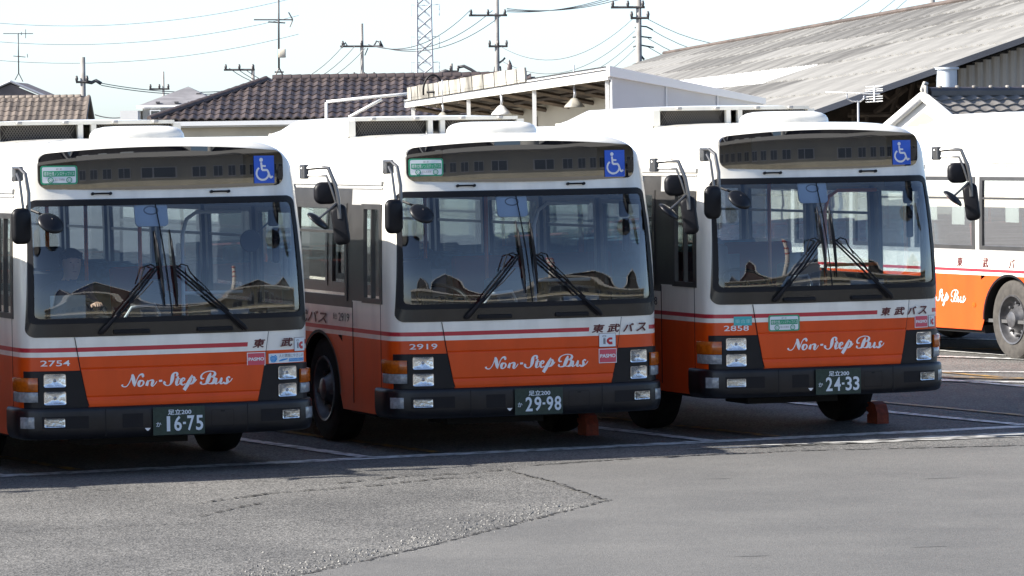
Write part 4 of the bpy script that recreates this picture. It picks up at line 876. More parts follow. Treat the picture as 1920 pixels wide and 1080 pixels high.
# ---- dark slate house behind it
def gable_house(name, label, D, apex, left, right, wallz, mroof, mwall, depth=6, hip=False, win=None):
    a, l, r_ = at(*apex,D), at(*left,D-2), at(*right,D-2); z0 = (l.z+r_.z)/2; o = empty(name, (a.x,D,0)); tag(o, label, 'house'); O_ = Vector(o.location); m = MB()
    F = lambda x,y,z: Vector((x,y,z))-O_
    L, Rr = l.x, r_.x
    if hip:
        quad(m, [F(L,D-2,z0),F(Rr,D-2,z0),F(a.x,D,a.z)]); quad(m, [F(Rr,D-2,z0),F(Rr,D+2,z0),F(a.x,D,a.z)]); quad(m, [F(Rr,D+2,z0),F(L,D+2,z0),F(a.x,D,a.z)]); quad(m, [F(L,D+2,z0),F(L,D-2,z0),F(a.x,D,a.z)])
    else:
        quad(m, [F(L,D-2,z0),F(a.x,D-2,a.z),F(a.x,D+depth,a.z),F(L,D+depth,z0)]); quad(m, [F(a.x,D-2,a.z),F(Rr,D-2,z0),F(Rr,D+depth,z0),F(a.x,D+depth,a.z)])
    m.build('roof', mroof, o)
    m = MB(); bxw = (Rr-L)*.88; m.box(((L+Rr)/2-a.x,.0 if hip else depth/2-1,z0/2),(bxw,3.4 if hip else depth,z0-.02))
    if not hip: quad(m, [F(L+.15,D-1.9,z0-.05),F(Rr-.15,D-1.9,z0-.05),F(a.x,D-1.9,a.z-.12)])
    m.build('wall', mwall, o)
    m = MB()
    if hip: m.tube([F(L,D-2.03,z0-.04),F(Rr,D-2.03,z0-.04)], .07, 6)
    else: m.tube([F(L,D-2.02,z0),F(a.x,D-2.02,a.z+.02),F(Rr,D-2.02,z0)], .08, 6)
    m.build('eave_trim', M_TRIM if hip else M_GALV, o); return o
gable_house('slate_house', 'house with dark brown gable roof behind the brown tiles', 225, (28,154), (-60,186), (96,186), 0, M_SLATEB, M_SLATEB)
gh = gable_house('grey_roof_house', 'small white house with grey pyramid roof', 172, (353,162), (256,198), (418,198), 0, M_SLATE, M_WALLW, hip=True)
Og = Vector(gh.location)
m = MB(); p = at(291,214,169.9); m.box(p-Og, (.42,.06,.34)); w1 = m.build('window_frame', M_TRIM, gh); m = MB(); m.box(p-Og+Vector((0,-.04,0)), (.32,.03,.25)); m.build('pane', M_WINDOW, w1)
for px_ in (296,331,356,390,372):
    m = MB(); p = at(px_, 192 if px_ != 372 else 176, 170.2 if px_ != 372 else 171.2); m.box(p-Og, (.16,.12,.07)); m.build('roof_vent', M_METALD, gh)
m = MB(); p = at(247,222,170); m.box(p-Og, (.7,2.4,.6)); quad(m, [at(226,214,169)-Og,at(268,206,169)-Og,at(268,206,172)-Og,at(226,214,172)-Og]); m.build('lean_to', M_WALLW, gh)

# ---- white open shed (car port) with weathered parapet panels
C0 = at(1145,125,56); C0.z = 0; e1 = Vector((-.42,.906,0)).normalized(); e2 = Vector((.906,.42,0)).normalized()
sh = empty('open_shed', C0); tag(sh, 'white open shed with sloping roof edge and hanging lamps', 'shed')
def S(a, b, z): return e1*a + e2*b + Vector((0,0,z))
def ztop(a): return 3.63-.052*a
LA = 6.7
m = MB()
for z0, z1, o_ in ((-.175,0,-.05),):
    A = [S(a,o_,ztop(a)+z0*(1-.05*a)) for a in (0,LA)]; B = [S(a,o_,ztop(a)+z1) for a in (0,LA)]; A2 = [S(a,.02,ztop(a)+z0*(1-.05*a)) for a in (0,LA)]; B2 = [S(a,.02,ztop(a)+z1) for a in (0,LA)]
    m.add([A[1],A[0],B[0],B[1],A2[1],A2[0],B2[0],B2[1]], [(0,1,2,3),(7,6,5,4),(3,2,6,7),(1,0,4,5),(0,3,7,4),(2,1,5,6)])
m.build('fascia_beam', M_TRIM, sh)
def find_a(px):
    lo, hi = 0., 9.
    for _ in range(40):
        mid = (lo+hi)/2; p = C0+e1*mid; x = 960+p.x/p.y*8000
        if x > px: lo = mid
        else: hi = mid
    return lo
for px in (1140,1003,880,776):
    a = find_a(px); m = MB(); m.box(S(a,.03,(ztop(a)-.1)/2), (.055,.055,ztop(a)-.1)); m.build('post', M_TRIM, sh)
aa = [find_a(px) for px in (1000,984,964,942,921,900,878,857,837,818,798,786,778)]
for i in range(len(aa)-1):
    a0, a1 = aa[i]+.014, aa[i+1]-.014; zt = .19+.015*random.random(); m = MB()
    V = [S(a0,-.075,ztop(a0)-.03),S(a1,-.075,ztop(a1)-.03),S(a1,-.085,ztop(a1)+zt-.03),S(a0,-.085,ztop(a0)+zt-.03)]; V += [v+e2*.03 for v in V]
    m.add(V, [(3,2,1,0),(4,5,6,7),(0,1,5,4),(2,3,7,6),(1,2,6,5),(3,0,4,7)]); m.build('parapet_panel', mat('weathered_panel', (.40,.38,.33), .85, noise=.75, nscale=3.2, ndir=(1,1,.35), nlo=.36, nhi=.58, detail=6), sh)
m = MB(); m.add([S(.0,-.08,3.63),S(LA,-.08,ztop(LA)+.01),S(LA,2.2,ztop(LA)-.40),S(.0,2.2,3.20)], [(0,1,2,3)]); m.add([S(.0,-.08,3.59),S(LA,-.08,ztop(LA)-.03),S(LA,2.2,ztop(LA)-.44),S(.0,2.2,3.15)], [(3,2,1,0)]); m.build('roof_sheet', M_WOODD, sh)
for a in np.linspace(.3, LA-.3, 9):
    m = MB(); m.tube([S(a,.0,ztop(a)-.14),S(a,2.1,ztop(a)-.52)], .035, 4); m.build('rafter', M_WOOD, sh)
for b in (.5,1.2,1.9):
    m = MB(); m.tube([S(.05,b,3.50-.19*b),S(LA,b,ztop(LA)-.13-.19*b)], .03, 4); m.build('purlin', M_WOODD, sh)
m = MB(); m.add([S(0,1.0,0),S(LA+3,1.0,0),S(LA+3,1.0,ztop(LA)-.40),S(0,1.0,3.42)], [(3,2,1,0)]); m.build('back_wall', M_WALLC, sh)
for a in (1.4,2.9,4.4,5.9):
    m = MB(); m.box(S(a,.985,1.5), (.02,.02,3.0)); m.build('wall_joint', M_WOOD, sh)
# end wall with sloping trim
zw0, zw1, LB = 3.60, 3.19, 2.25
for b0, b1 in ((0,.80),(.80,1.56),(1.56,2.25)):
    m = MB(); f = lambda b: zw0-.05+(zw1-zw0)*b/LB
    V = [S(-.02,b0+.004,0),S(-.02,b1-.004,0),S(-.02,b1-.004,f(b1)),S(-.02,b0+.004,f(b0))]; m.add(V+[v+e1*.05 for v in V], [(0,1,2,3),(7,6,5,4),(1,5,6,2),(4,0,3,7)]); m.build('end_wall_panel', M_WALLSH, sh)
for b in (.80,1.56):
    m = MB(); f = lambda b: zw0-.05+(zw1-zw0)*b/LB; m.box(S(-.035,b,f(b)/2), (.018,.018,f(b))); m.build('joint_strip', M_TRIM, sh)
m = MB(); V = [S(-.09,-.06,zw0-.10),S(-.09,LB,zw1-.08),S(-.09,LB,zw1+.0),S(-.09,-.06,zw0+.035)]; m.add(V+[v+e1*.09 for v in V], [(0,1,2,3),(7,6,5,4),(3,2,6,7),(1,0,4,5),(0,3,7,4),(1,5,6,2)]); m.build('roof_trim', M_TRIM, sh)
def bell_lamp(px, py, D, sc_, mt, label):
    p = at(px,py,D); o = empty('hanging_lamp', p); tag(o, label, 'lamp', 'bell lamps hanging under the shed roof'); m = MB(); Mz = Matrix.Rotation(-PI/2,4,'Y')
    m.lathe([(-.07,.15),(-.065,.152),(-.03,.125),(.0,.095),(.04,.06),(.06,.035),(.07,.0)], 18, Mz @ Matrix.Scale(sc_,4)); m.build('lamp_shade', mt, o, True)
    m = MB(); m.tube([(0,0,.06*sc_),(.01,0,.13*sc_),(.0,0,.21*sc_)], .022*sc_, 6); m.tube([(0,0,.2*sc_),(0,0,.5)], .010, 5); m.build('lamp_stem', M_GALV, o, True)
M_LAMP = mat('worn_enamel', (.34,.32,.27), .6, noise=.4, nscale=9)
bell_lamp(1077,192,57.2,.95,M_LAMP,'worn grey bell lamp with drooping shade under the shed roof'); bell_lamp(940,206,59.0,.95,M_WALLW,'white bell lamp under the shed roof'); bell_lamp(830,216,60.5,.7,M_LAMP,'small bell lamp in the dark bay of the shed')
# white pipe frame beside the shed
o = empty('pipe_frame', at(700,300,62)); o.location.z = 0; tag(o, 'white pipe frame with a diagonal brace', 'frame'); Op = Vector(o.location)
for pts, r_, nm in (([(612,192),(612,262)],.022,'upright'),([(612,191),(700,182),(805,172)],.022,'top_rail'),([(654,220),(716,186)],.022,'brace'),([(612,222),(640,260)],.018,'brace')):
    m = MB(); m.tube([at(*q,62)-Op for q in pts], r_, 8); m.build(nm, M_TRIM, o, True)
# hose loop and small tray on the roof edge
m = MB(); pc = at(812,172,61); m.tube([pc+Vector((.14*math.cos(t),0,.24*math.sin(t))) for t in [PI*q/16 for q in range(-1,18)]], .016, 6); m.tube([at(800,173,61),at(850,170,61)], .02, 6); o = m.build('hose_loop', M_BLACK, None, True); tag(o, 'black hose bent in a loop above the shed roof', 'hose')

# ---- corrugated warehouse
zR = 6.15; P1 = at(1245,103,188.8); P2 = at(1920,-15,107.5); P1.z = P2.z = zR; rd = (P2-P1).normalized(); Gd = P2 + rd*((P2.y-81)/-rd.y*-1 if False else (81-P2.y)/rd.y)
wh = empty('warehouse', (Gd.x,Gd.y,0)); tag(wh, 'large old warehouse with weathered corrugated sloping roof', 'warehouse'); Ow = Vector((Gd.x,Gd.y,0))
pd = Vector((-rd.y, rd.x, 0));  pd = pd if pd.x < 0 else -pd
sdn = (pd - Vector((0,0,.333))).normalized(); Lr = (Gd-P1).length; NS, NRW = 30, 8; SW = Lr/NS; SL = 11.3/NRW
def sheet_mesh(mt, name):
    m = MB(); A = []; B = []; C = []; nW = 24
    for i in range(nW+1):
        s_ = i/nW; z = .03*math.sin(s_*PI*nW/2*1.0) ; A.append((SW*s_*1.01, 0, z)); B.append((SW*s_*1.01, SL*1.06, z+.035)); C.append((SW*s_*1.01, SL*1.06, z-.03))
    m.grid([A,B,C]); me = bpy.data.meshes.new(name); me.from_pydata(m.v, [], m.f); me.materials.append(mt); return me
M_CORL = mat('slate_sheet_light', (.245,.24,.225), .8, noise=.45, nscale=.7, nlo=.3, nhi=.65, detail=6); M_CORM = mat('slate_sheet_mid', (.215,.21,.195), .8, noise=.5, nscale=.7, detail=6); M_CORD = mat('slate_sheet_dark', (.15,.146,.137), .85, noise=.5, nscale=.7, detail=6); M_CORW = mat('new_white_sheet', (.80,.80,.78), .45)
SM = [sheet_mesh(mm, 'roof_sheet') for mm in (M_CORL, M_CORM, M_CORD, M_CORW)]
bk = -rd; nz_ = bk.cross(sdn); flip = nz_.z < 0
rs = random.Random(11)
for r_ in range(NRW):
    st = 0; left = 0
    for q in range(NS):
        if left <= 0: st = rs.choices([0,1,2],[5,3,2.2])[0]; left = rs.randint(2,6)
        left -= 1; kk = st
        if r_ == 4 and 7 <= q <= 16: kk = 3
        if r_ == 0: kk = 2 if q % 9 < 6 else 1
        if r_ == 1 and 6 <= q <= 15: kk = 2
        org = Gd + bk*(q*SW) + sdn*(r_*SL)
        inst('roof_sheet', SM[kk], frame_matrix(org-Ow, bk, sdn, -nz_ if flip else nz_), wh)
m = MB(); quad(m, [Gd-Ow+Vector((0,0,-.08)), P1-Ow+Vector((0,0,-.08)), P1-Ow+sdn*11.3+Vector((0,0,-.08)), Gd-Ow+sdn*11.3+Vector((0,0,-.08))]); m.build('roof_lining', M_WOODD, wh)
m = MB(); m.tube([Gd-Ow+Vector((0,0,.05)),P1-Ow+Vector((0,0,.05))], .09, 6); m.build('ridge_cap', mat('rusty_ridge',(.10,.075,.062),.8,noise=.4,nscale=.4), wh)
m = MB(); far = [P1-Ow, P1-Ow+sdn*11.3]; near = [Gd-Ow, Gd-Ow+sdn*11.3]
V = [near[0]+Vector((0,-.05,.06)),near[1]+Vector((0,-.05,.06)),near[1]+Vector((0,-.05,-.06)),near[0]+Vector((0,-.05,-.06))]; m.add(V+[v+Vector((0,.10,0)) for v in V], [(0,1,2,3),(7,6,5,4),(0,4,5,1),(3,2,6,7)]); m.build('barge_shade_strip', mat('roof_edge_shade',(.10,.105,.12),.6,noise=.3,nscale=1), wh)  # bluish dark strip: shading below the roof edge put into the colour
m = MB(); pr = Vector((-pd.x,-pd.y,-.333)).normalized(); quad(m, [Gd-Ow, Gd-Ow+pr*11, P1-Ow+pr*11, P1-Ow]); m.build('far_roof_slope', M_CORM, wh)
# corrugated gable wall (ribbed boards) and open truss bay
xw0 = at(1796,100,81.3).x; n = 26; wr = .16
rib = MB(); rib.add([(0,0,0),(.05,-.035,0),(.11,-.035,0),(.16,0,0),(0,0,1),(.05,-.035,1),(.11,-.035,1),(.16,0,1)], [(0,1,5,4),(1,2,6,5),(2,3,7,6)]); ro_ = rib.build('rib', mat('wall_sheet',(.42,.385,.33),.7,noise=.2,nscale=2), wh); rdat = ro_.data; bpy.data.objects.remove(ro_)
for i in range(n):
    x = xw0+i*wr; t = (Gd.x-x)/abs(sdn.x)*1.0; ztp = zR-.333*(Gd.x-x)/abs(pd.x)-.12 if x < Gd.x else zR-.333*(x-Gd.x)-.12
    M_ = Matrix.Translation(Vector((x,81.3,.0))-Ow) @ Matrix.Diagonal((1,1,max(.5,ztp),1)); inst('wall_rib', rdat, M_, wh)
def zrf(x, y): 
    t = (y-Gd.y)/rd.y; xr_ = Gd.x+rd.x*t; return zR-.333*(xr_-x)-.35
m = MB(); quad(m, [Vector((xw0-7,88,0))-Ow, Vector((xw0+1,88,0))-Ow, Vector((xw0+1,88,zrf(xw0+1,88)))-Ow, Vector((xw0-7,88,max(.1,zrf(xw0-7,88))))-Ow]); m.build('inner_wall', M_WOODD, wh)
m = MB(); quad(m, [Vector((xw0,81.4,0))-Ow, Vector((xw0,88,0))-Ow, Vector((xw0,88,zrf(xw0,88)))-Ow, Vector((xw0,81.4,zrf(xw0,81.4)))-Ow]); m.build('inner_side_wall', M_WOODD, wh)
for (a, b, r_) in [((1590,216),(1700,214),.05),((1600,205),(1600,246),.04),((1640,212),(1700,164),.06),((1690,150),(1672,212),.05),((1712,152),(1700,222),.045),((1650,170),(1690,205),.035),((1720,160),(1790,150),.06),((1625,216),(1625,250),.04),((1740,150),(1740,230),.05),((1575,236),(1700,232),.04)]:
    m = MB(); m.tube([at(*a,84)-Ow, at(*b,84)-Ow], r_, 5); m.build('truss_member', M_WOOD, wh)
m = MB(); pc = at(1775,150,80.5); m.lathe([(-.22,.0),(-.22,.20),(.19,.20),(.20,.235),(.24,.235),(.24,.0)], 20, Matrix.Rotation(-PI/2,4,'Y'), 0, pc-Ow); m.build('water_tank', mat('pale_tank',(.50,.55,.60),.5,noise=.1,nscale=5), wh, True, None, None, 40)

# ---- small gate house with grey tiles
Gq = at(1732,181,68); gt = empty('gate_house', (Gq.x,Gq.y,0)); tag(gt, 'small gate house with grey roof tiles and white gable', 'house'); Oq = Vector((Gq.x,Gq.y,0))
ex3 = Vector((.72,.69,0)).normalized(); ey3 = Vector((-ex3.y,ex3.x,0)); fd = (-ey3 + Vector((0,0,-.60))).normalized(); bd = (ey3 + Vector((0,0,-.60))).normalized(); zq = Gq.z-.02
tw, th = .36, .175; me3 = tile_mesh('roof_tile', tw, th*1.02, .04, M_TILEG)
top = Vector((0,0,zq)); nr = 8
for r_ in range(nr):
    for c in range(9):
        p = top + ex3*(.06+c*tw) + fd*((r_+1)*th) + Vector((0,0,.02)); n_ = ex3.cross(-fd); inst('roof_tile', me3, frame_matrix(p, ex3, -fd, n_), gt)
m = MB(); Lg = 2.9; quad(m, [top, top+ex3*Lg, top+ex3*Lg+fd*1.3, top+fd*1.3][::-1]); quad(m, [top, top+ex3*Lg, top+ex3*Lg+bd*1.3, top+bd*1.3]); m.build('roof_deck', M_TILEG, gt)
m = MB()
for dv in (fd, bd): m.tube([top-ex3*.02+Vector((0,0,.03)), top-ex3*.02+dv*1.3+Vector((0,0,.0))], .075, 6)
m.build('verge_board', M_WALLW, gt, True)
m = MB(); q = -ex3*.0; a0 = top+Vector((0,0,-.05)); a1 = top+fd*1.12+Vector((0,0,-.05)); a2 = top+bd*1.12+Vector((0,0,-.05)); quad(m, [a1+ex3*.03, a0+ex3*.03, a2+ex3*.03]); m.box(Vector((0,0,(zq-.62)/2))+ex3*1.2, (2.2,1.6,zq-.62), 0, Matrix.Rotation(math.atan2(ex3.y,ex3.x),4,'Z')); m.build('gable_wall', M_WALLW, gt)
m = MB(); b0 = top+Vector((0,0,-.22)); quad(m, [b0+fd*.55-ex3*.01+Vector((0,0,0)), b0-ex3*.01, b0+bd*.55-ex3*.01]); m.build('gable_infill', mat('tan_plaster',(.40,.33,.24),.8), gt)
m = MB(); m.box(top+ex3*1.5+Vector((0,0,.07)), (2.75,.12,.08), 0, Matrix.Rotation(math.atan2(ex3.y,ex3.x),4,'Z')); m.tube([top+ex3*.12+Vector((0,0,.11)), top+ex3*2.9+Vector((0,0,.11))], .06, 8); m.build('ridge', M_TILE, gt, False)
m = MB(); m.bbox(top+ex3*.04+Vector((0,0,.09)), (.07,.18,.22), .03); m.tube([top+ex3*.0+Vector((0,0,.02)),top+ex3*-.05+Vector((0,0,.13)),top+ex3*.02+Vector((0,0,.24)),top+ex3*.09+Vector((0,0,.22))], .028, 6); m.build('ridge_end_tile', mat('pale_tile',(.42,.40,.36),.6), gt, True)
for i in range(6):
    m = MB(); m.bbox(top+ex3*(.40+i*.42)+Vector((0,0,.165)), (.06,.12,.06), .02); m.build('ridge_knob', M_TILEG, gt, True)

# ---- television aerial standing in the yard
D = 54; p = at(1608,240,D); an = empty('television_aerial', (p.x,p.y,0)); tag(an, 'pale television aerial with comb reflectors on a pole', 'aerial'); Oa = Vector((p.x,p.y,0))
m = MB(); m.tube([Vector((0,0,0)), at(1609,190,D)-Oa], .013, 8); m.build('mast', M_GALV, an, True)
m = MB(); m.tube([at(1588,176,D)-Oa, at(1588,185,D)-Oa, at(1597,190,D)-Oa, at(1613,190,D)-Oa, at(1620,185,D)-Oa, at(1620,178,D)-Oa], .011, 6); m.build('fork', M_GALV, an, True)
m = MB(); m.tube([at(1548,173,D)-Oa, at(1650,176,D)-Oa], .010, 6); m.build('boom', M_TRIM, an, True)
for px in range(1552,1618,6):
    m = MB(); q = at(px,172.6+(px-1548)*.03,D)-Oa; m.tube([q+Vector((0,-.05,0)), q+Vector((0,.05,0))], .006, 5); m.build('director', M_TRIM, an)
for py in (162,167.5,171,181,185.5,190.5):
    m = MB(); a, b = at(1623,py+1,D)-Oa, at(1655,py-1,D)-Oa; m.tube([a,b], .0075, 5); m.build('reflector_rod', M_TRIM, an)
m = MB(); m.tube([at(1639,161,D)-Oa, at(1639,191,D)-Oa], .011, 6); m.build('reflector_spine', M_TRIM, an)

# ---- utility poles, aerials, tower, wires
def pole(px, ytop, ybot, D, r, arms, label, extra=()):
    t, b = at(px,ytop,D), at(px,ybot,D); o = empty('utility_pole', (b.x,b.y,0)); tag(o, label, 'utility pole', 'utility poles behind the buildings'); O_ = Vector((b.x,b.y,0))
    m = MB(); m.tube([Vector((0,0,0)), t-O_], [r*1.3,r*.9], 10); m.build('pole_shaft', M_CONC, o, True)
    for y, l, rr in arms:
        m = MB(); a, c = at(px-l,y,D)-O_, at(px+rr,y-.3,D)-O_; a.y -= r; c.y -= r; m.tube([a,c], .055, 4); cr = m.build('crossarm', M_METALD, o)
        nI = 3 if l+rr > 35 else 2
        for i in range(nI):
            q = a+(c-a)*(.06+.88*i/(nI-1)); mm = MB(); mm.tube([q,q+Vector((0,0,.16)),q+Vector((0,0,.30))], [.05,.085,.05], 6); mm.build('insulator', M_METALD, cr, True)
    for pts, rr in extra:
        m = MB(); m.tube([at(*q,D)-O_ for q in pts], rr, 5); m.build('cable_fitting', M_WIRE, o, True)
    return o
pole(155,107,182,200,.13,[(154,12,10)],'short utility pole behind the brown tiled roof',[(((160,153),(172,155),(180,151),(190,157)),.09)])
pole(306,134,176,260,.07,[(167,26,12)],'thin distant pole beyond the grey pyramid roof')
pole(474,122,160,230,.10,[(131,54,4)],'pole with a one sided crossarm at the hipped roof corner')
pole(678,44,152,230,.10,[(87,40,40),(146,16,26)],'utility pole with a wide crossarm rising behind the long tiled roof',[(((640,90),(648,80),(652,88)),.05),(((700,88),(706,77),(714,80),(718,88)),.05),(((690,90),(684,104)),.03)])
pole(846,119,148,230,.10,[(134,2,14)],'stub pole carrying black cable joints above the tiled ridge',[(((825,137),(835,133),(843,136)),.11),(((858,126),(870,124),(882,130),(895,138),(920,141)),.09)])
pole(931,-40,146,215,.12,[(29,52,20),(87,15,21)],'tall pole with two crossarms beside the white shed',[(((936,118),(944,112),(947,108)),.05),(((928,125),(926,142)),.05),(((938,124),(940,142)),.04)])
pole(1197,-40,124,190,.13,[(14,52,12),(34,15,20)],'tall pole wound with cables beside the warehouse roof',[(((1190,52),(1200,49),(1212,50),(1224,56)),.035),(((1186,70),(1198,68),(1222,71)),.035),(((1187,88),(1198,84),(1226,89)),.035),(((1198,52),(1195,66),(1199,80),(1194,92),(1198,100),(1208,112)),.05)])
pole(1747,-40,26,200,.15,[],'thick pole rising behind the warehouse ridge')
def aerial(px, ytop, ybot, D, boom, label, els=(), box=None, legs=None):
    b = at(px,ybot,D); o = empty('rooftop_aerial', b); tag(o, label, 'aerial', 'rooftop aerials'); m = MB(); m.tube([Vector((0,0,0)), at(px-1,ytop,D)-b], .035, 6); m.build('mast', M_METALD, o, True)
    for (xa,ya,xb,yb_) in boom: m = MB(); m.tube([at(xa,ya,D)-b, at(xb,yb_,D)-b], .022, 5); m.build('boom', M_METALD, o)
    for (xa,ya,xb,yb_) in els: m = MB(); m.tube([at(xa,ya,D)-b, at(xb,yb_,D)-b], .02, 4); m.build('element', M_METALD, o)
    if box: m = MB(); m.bbox(at(*box,D)-b, (.22,.16,.27), .03); m.build('junction_box', M_WALLC, o, True)
    for l in (legs or []): m = MB(); m.tube([at(*q,D)-b for q in l], .025, 5); m.build('stay', M_METALD, o)
aerial(523,-30,128,132,[(476,37,548,37),(503,41,535,43)],'tall aerial mast with a cream box on the tiled hip',[(541,23,549,37),(549,37,543,51)],(529,100),[[(523,127),(515,145)],[(523,127),(530,140),(540,150)],[(515,135),(532,135)]])
aerial(35,62,137,224,[(6,63,62,63),(25,105,48,107)],'thin aerial on the dark gable roof',[(48,55,48,72),(40,60,40,66),(51,101,52,108)],None,[[(35,137),(28,150)],[(35,137),(43,153)]])
# lattice tower far away
tb = at(797,160,520); tw_ = empty('lattice_tower', (tb.x,tb.y,0)); tag(tw_, 'pale steel lattice tower far behind the tiled house', 'tower'); Ot = Vector((tb.x,tb.y,0)); M_TWR = mat('pale_steel',(.42,.43,.45),.6)
zt = at(797,-60,520).z
def leg(i, z): hw = 1.05-.25*z/zt; return Vector((hw*(1 if i in (0,1) else -1), hw*(1 if i in (0,3) else -1), z))
for i in range(4):
    m = MB(); m.tube([leg(i,0), leg(i,zt)], .11, 4); m.build('leg', M_TWR, tw_)
for i in range(4):
    m = MB(); z = 2.0; j = (i+1)%4
    while z < zt-1: m.tube([leg(i,z),leg(j,z+1.5)], .11, 3); m.tube([leg(j,z),leg(i,z+1.5)], .11, 3); z += 1.5
    tag(m.build('bracing', M_TWR, tw_), kind='stuff')
for py in (10,70,118):
    for s_ in (-1,1):
        m = MB(); c = at(797,py,520)-Ot; m.tube([c+Vector((0,0,0)), c+Vector((1.75*s_,0,.1)), c+Vector((1.7*s_,0,-1.3))], .05, 4); m.build('tower_arm', M_TWR, tw_)
def wire(a, b, sag, r, label, group='overhead wires'):
    A, B = at(*a), at(*b); m = MB(); m.tube([A.lerp(B,t)+Vector((0,0,-sag*4*t*(1-t))) for t in np.linspace(0,1,18)], r, 4, 0, False); o = m.build('overhead_wire', M_WIRE); tag(o, label, 'wire', group)
for i, (dx, y0, y1) in enumerate(((-50,20,83),(-8,20,85),(18,22,88))): wire((931+dx,y0,214.8),(690+12*i,y1,229.8),.9,.022,'overhead wire between the wide crossarm pole and the tall double crossarm pole')
for i, y0 in enumerate((84,87,90)): wire((645+20*i,y0,229.8),(430+16*i,128+2*i,229.8),1.5,.02,'overhead wire running to the one sided crossarm')
for i in range(3): wire((950,16+3*i,214.8),(1300,-60-10*i,214.8),.8,.02,'overhead wire climbing away from the tall double crossarm pole')
for i, (y0, y1) in enumerate(((88,36),(112,62),(130,80),(150,96))): wire((940,y0+2*i,214),(1190,y1-4,190),1.2,.014,'overhead wire between the tall pole and the cable wound pole')
for i, (y0, y1) in enumerate(((36,-20),(52,20),(72,40),(88,60))): wire((1215,y0,190),(1700,y1-40,190),2.2,.014,'overhead wire from the cable wound pole over the warehouse')
for i, y0 in enumerate((40,75,110)): wire((-40,y0,300),(560,y0-46,300),1.0,.016,'faint high wire above the brown tiled roof')
for i, y0 in enumerate((156,160)): wire((190,y0,200),(470,y0+10,225),.3,.02,'low cable between the short pole and the one sided crossarm')
wire((178,215,171),(240,218,171),.1,.02,'service cable to the small white house')

# ================================================================== BUILDINGS ACROSS THE STREET (mirrored in the bus glass)
fc = Vector((40,-12,0)); fn = Vector((-.66,.75,0)).normalized(); fx = Vector((fn.y,-fn.x,0))
ob = empty('office_building', fc, math.atan2(fx.y,fx.x)); tag(ob, 'long cream two storey office building across the street', 'building')
m = MB(); m.box((0,-5,3.4),(134,10,6.8)); m.build('wall', mat('cream_facade',(.58,.54,.42),.8,noise=.12,nscale=.4), ob)
m = MB(); m.box((0,-4.4,7.0),(136,12.5,.4)); m.build('roof_slab', mat('dark_eave',(.62,.60,.55),.8), ob)
m = MB(); m.box((0,.5,3.45),(136,1.1,.3)); m.build('canopy', mat('dark_eave'), ob)
for r_ in range(2):
    for i in range(31):
        x = -63+i*4.2; z = 1.7+r_*3.4; m = MB(); m.box((x,.03,z),(2.6,.12,1.3)); wf = m.build('window_frame', M_TRIM, ob)
        for s_ in (-.62,.62): mm = MB(); mm.box((x+s_,.08,z),(1.1,.06,1.1)); mm.build('pane', M_WINDOW, wf)
for gi, (gx, gw, ge, gr) in enumerate(((-47,27,8.2,12.6),(-17,30,9.0,14.2),(15,28,8.0,12.0),(46,30,8.8,13.6))):
    gb = empty('gabled_workshop', fc + fx*gx - fn*17, math.atan2(fx.y,fx.x)); tag(gb, ['grey workshop hall with dark gable front and pale verge','tallest workshop hall with dark gable front behind the offices','low workshop hall with dark gable front behind the chimney','wide workshop hall with dark gable front at the far end of the offices'][gi], 'building', 'workshop halls behind the office building')
    m = MB(); h = gw/2; quad(m, [(-h,0,0),(h,0,0),(h,0,ge),(0,0,gr),(-h,0,ge)][::-1]); quad(m, [(-h,0,0),(-h,0,ge),(-h,-18,ge),(-h,-18,0)]); quad(m, [(h,0,0),(h,-18,0),(h,-18,ge),(h,0,ge)]); m.build('wall', mat('dark_cladding',(.085,.08,.075),.8,noise=.3,nscale=.5), gb)
    m = MB(); quad(m, [(-h-.6,.4,ge-.15),(0,.4,gr+.1),(0,-18,gr+.1),(-h-.6,-18,ge-.15)]); quad(m, [(0,.4,gr+.1),(h+.6,.4,ge-.15),(h+.6,-18,ge-.15),(0,-18,gr+.1)]); m.build('roof', M_CORD, gb)
    m = MB(); m.tube([(-h-.6,.45,ge-.15),(0,.45,gr+.1),(h+.6,.45,ge-.15)], .22, 5); m.build('verge_board', M_TRIM, gb)
    for wx in (-h*.5,0,h*.5): mm = MB(); mm.box((wx,.05,ge-.8),(3.2,.12,1.0)); mm.build('window', M_CREAMST, gb)
ch = empty('chimney_stack', fc + fx*3 - fn*13); tag(ch, 'white chimney with red bands behind the office building', 'chimney')
m = MB(); m.tube([(0,0,0),(0,0,19)], [.8,.6], 16); m.build('stack', M_WALLW, ch, True)
for z in (14.5,16.5,18.5): m = MB(); m.lathe([(-.2,.70),(-.2,.74),(.2,.74),(.2,.70)], 16, Matrix.Rotation(-PI/2,4,'Y'), 0, (0,0,z)); m.build('red_band', M_RED, ch, True)

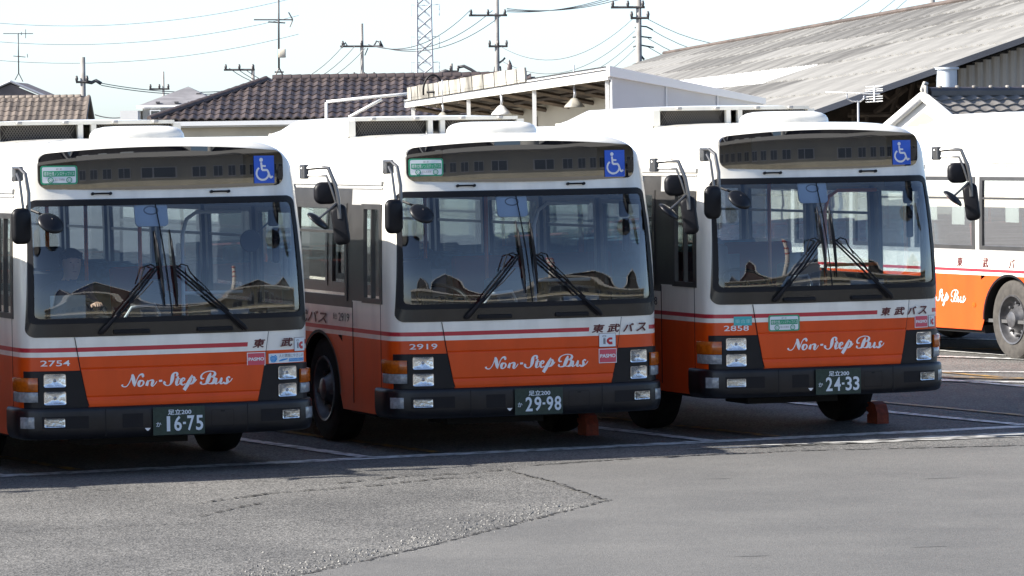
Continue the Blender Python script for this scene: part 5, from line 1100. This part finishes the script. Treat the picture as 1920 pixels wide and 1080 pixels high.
# ================================================================== PERSON at the wheel of the first bus
def person_in(bus):
    c, s_ = math.cos(bus['yaw']), math.sin(bus['yaw'])
    J = {'pelvis':(-.60,1.30,1.00,.15),'waist':(-.60,1.31,1.16,.135),'chest':(-.58,1.28,1.36,.15),'collar':(-.56,1.23,1.50,.10),'neck':(-.545,1.20,1.57,.055),'chin':(-.53,1.16,1.64,.068),'head':(-.525,1.165,1.72,.092),'crown':(-.53,1.185,1.80,.075),
      'ls':(-.40,1.22,1.47,.070),'le':(-.33,1.00,1.29,.048),'lw':(-.42,.80,1.36,.032),'lh':(-.44,.73,1.385,.036),'rs':(-.75,1.24,1.47,.070),'re':(-.84,1.02,1.29,.048),'rw':(-.80,.80,1.36,.032),'rh':(-.79,.73,1.385,.036),
      'lk':(-.46,.86,1.02,.075),'la':(-.45,.74,.62,.05),'lf':(-.45,.58,.58,.045),'rk':(-.74,.86,1.02,.075),'ra':(-.74,.74,.62,.05),'rf':(-.74,.58,.58,.045)}
    E_ = [('pelvis','waist'),('waist','chest'),('chest','collar'),('collar','neck'),('neck','chin'),('chin','head'),('head','crown'),('collar','ls'),('ls','le'),('le','lw'),('lw','lh'),('collar','rs'),('rs','re'),('re','rw'),('rw','rh'),('pelvis','lk'),('lk','la'),('la','lf'),('pelvis','rk'),('rk','ra'),('ra','rf')]
    for h, sx in (('l',1),('r',-1)):
        b = J[h+'h']
        for i in range(4):
            x = b[0]+(-.027+.018*i); L = (.03,.036,.034,.026)[i]; J[h+'f%d'%i] = (x, b[1]-.035-L*.4, b[2]+.012, .0095); J[h+'g%d'%i] = (x, b[1]-.045-L, b[2]-.018, .0085); E_ += [(h+'h',h+'f%d'%i),(h+'f%d'%i,h+'g%d'%i)]
        J[h+'t0'] = (b[0]-.045*sx, b[1]+.0, b[2]-.005, .011); J[h+'t1'] = (b[0]-.05*sx, b[1]-.035, b[2]-.022, .009); E_ += [(h+'h',h+'t0'),(h+'t0',h+'t1')]
    bm = bmesh.new(); sk = bm.verts.layers.skin.verify(); V = {}
    for kx, (x,y,z,r_) in J.items(): v = bm.verts.new((x,y,z)); v[sk].radius = (r_,r_); v[sk].use_root = kx == 'pelvis'; V[kx] = v
    for a, b in E_: bm.edges.new((V[a],V[b]))
    me = bpy.data.meshes.new('tmp'); bm.to_mesh(me); bm.free(); o = bpy.data.objects.new('tmp', me); COL.objects.link(o)
    o.modifiers.new('s','SKIN'); sb_ = o.modifiers.new('u','SUBSURF'); sb_.levels = 2; sb_.render_levels = 2
    m2 = bpy.data.meshes.new_from_object(o.evaluated_get(bpy.context.evaluated_depsgraph_get())); bpy.data.objects.remove(o)
    for mm in (mat('navy_uniform',(.035,.045,.09),.85), mat('skin',(.45,.26,.17),.55), mat('dark_trousers',(.02,.02,.025),.85)): m2.materials.append(mm)
    for p in m2.polygons:
        q = p.center; p.use_smooth = True; p.material_index = 1 if (q.z > 1.585 or (q.y < .80 and q.z > 1.25)) else (2 if q.z < 1.04 else 0)
    per = bpy.data.objects.new('person', m2); COL.objects.link(per); per.location = (*bus['pos'],0); per.rotation_euler = (0,0,bus['yaw'])
    tag(per, 'dark haired person in navy jacket seated at the wheel of the bus', 'person')
    m = MB(); PV = []
    for i in range(9):
        th_ = PI*.5*i/8*1.25; row = []
        for j in range(21): a = 2*PI*j/20; row.append((-.527+.104*math.sin(th_)*math.cos(a), 1.185+.118*math.sin(th_)*math.sin(a)+(.03 if th_ > 1.4 and math.sin(a) < 0 else 0), 1.745+.112*math.cos(th_)+(.06 if th_ > 1.4 and math.sin(a) < -.2 else 0)))
        PV.append(row)
    m.grid(PV); m.build('hair', mat('black_hair',(.012,.010,.010),.6), per, True)
    m = MB()
    for dx in (-.032,.032): m.lathe([(-.010,0),(0,.005),(.010,0)], 8, None, 0, (-.528+dx,1.076,1.735))
    m.box((-.528,1.080,1.655),(.034,.006,.006)); m.build('facial_features', mat('feature_dark',(.10,.05,.04),.6), per, True)
    m = MB(); m.lathe([(-.03,.0),(-.02,.012),(.0,.016),(.03,.006),(.04,.0)], 8, Matrix.Rotation(PI/2,4,'Y'), 0, (-.528,1.082,1.70)); m.build('nose', MATS['skin'], per, True)
person_in(BUSES[0])
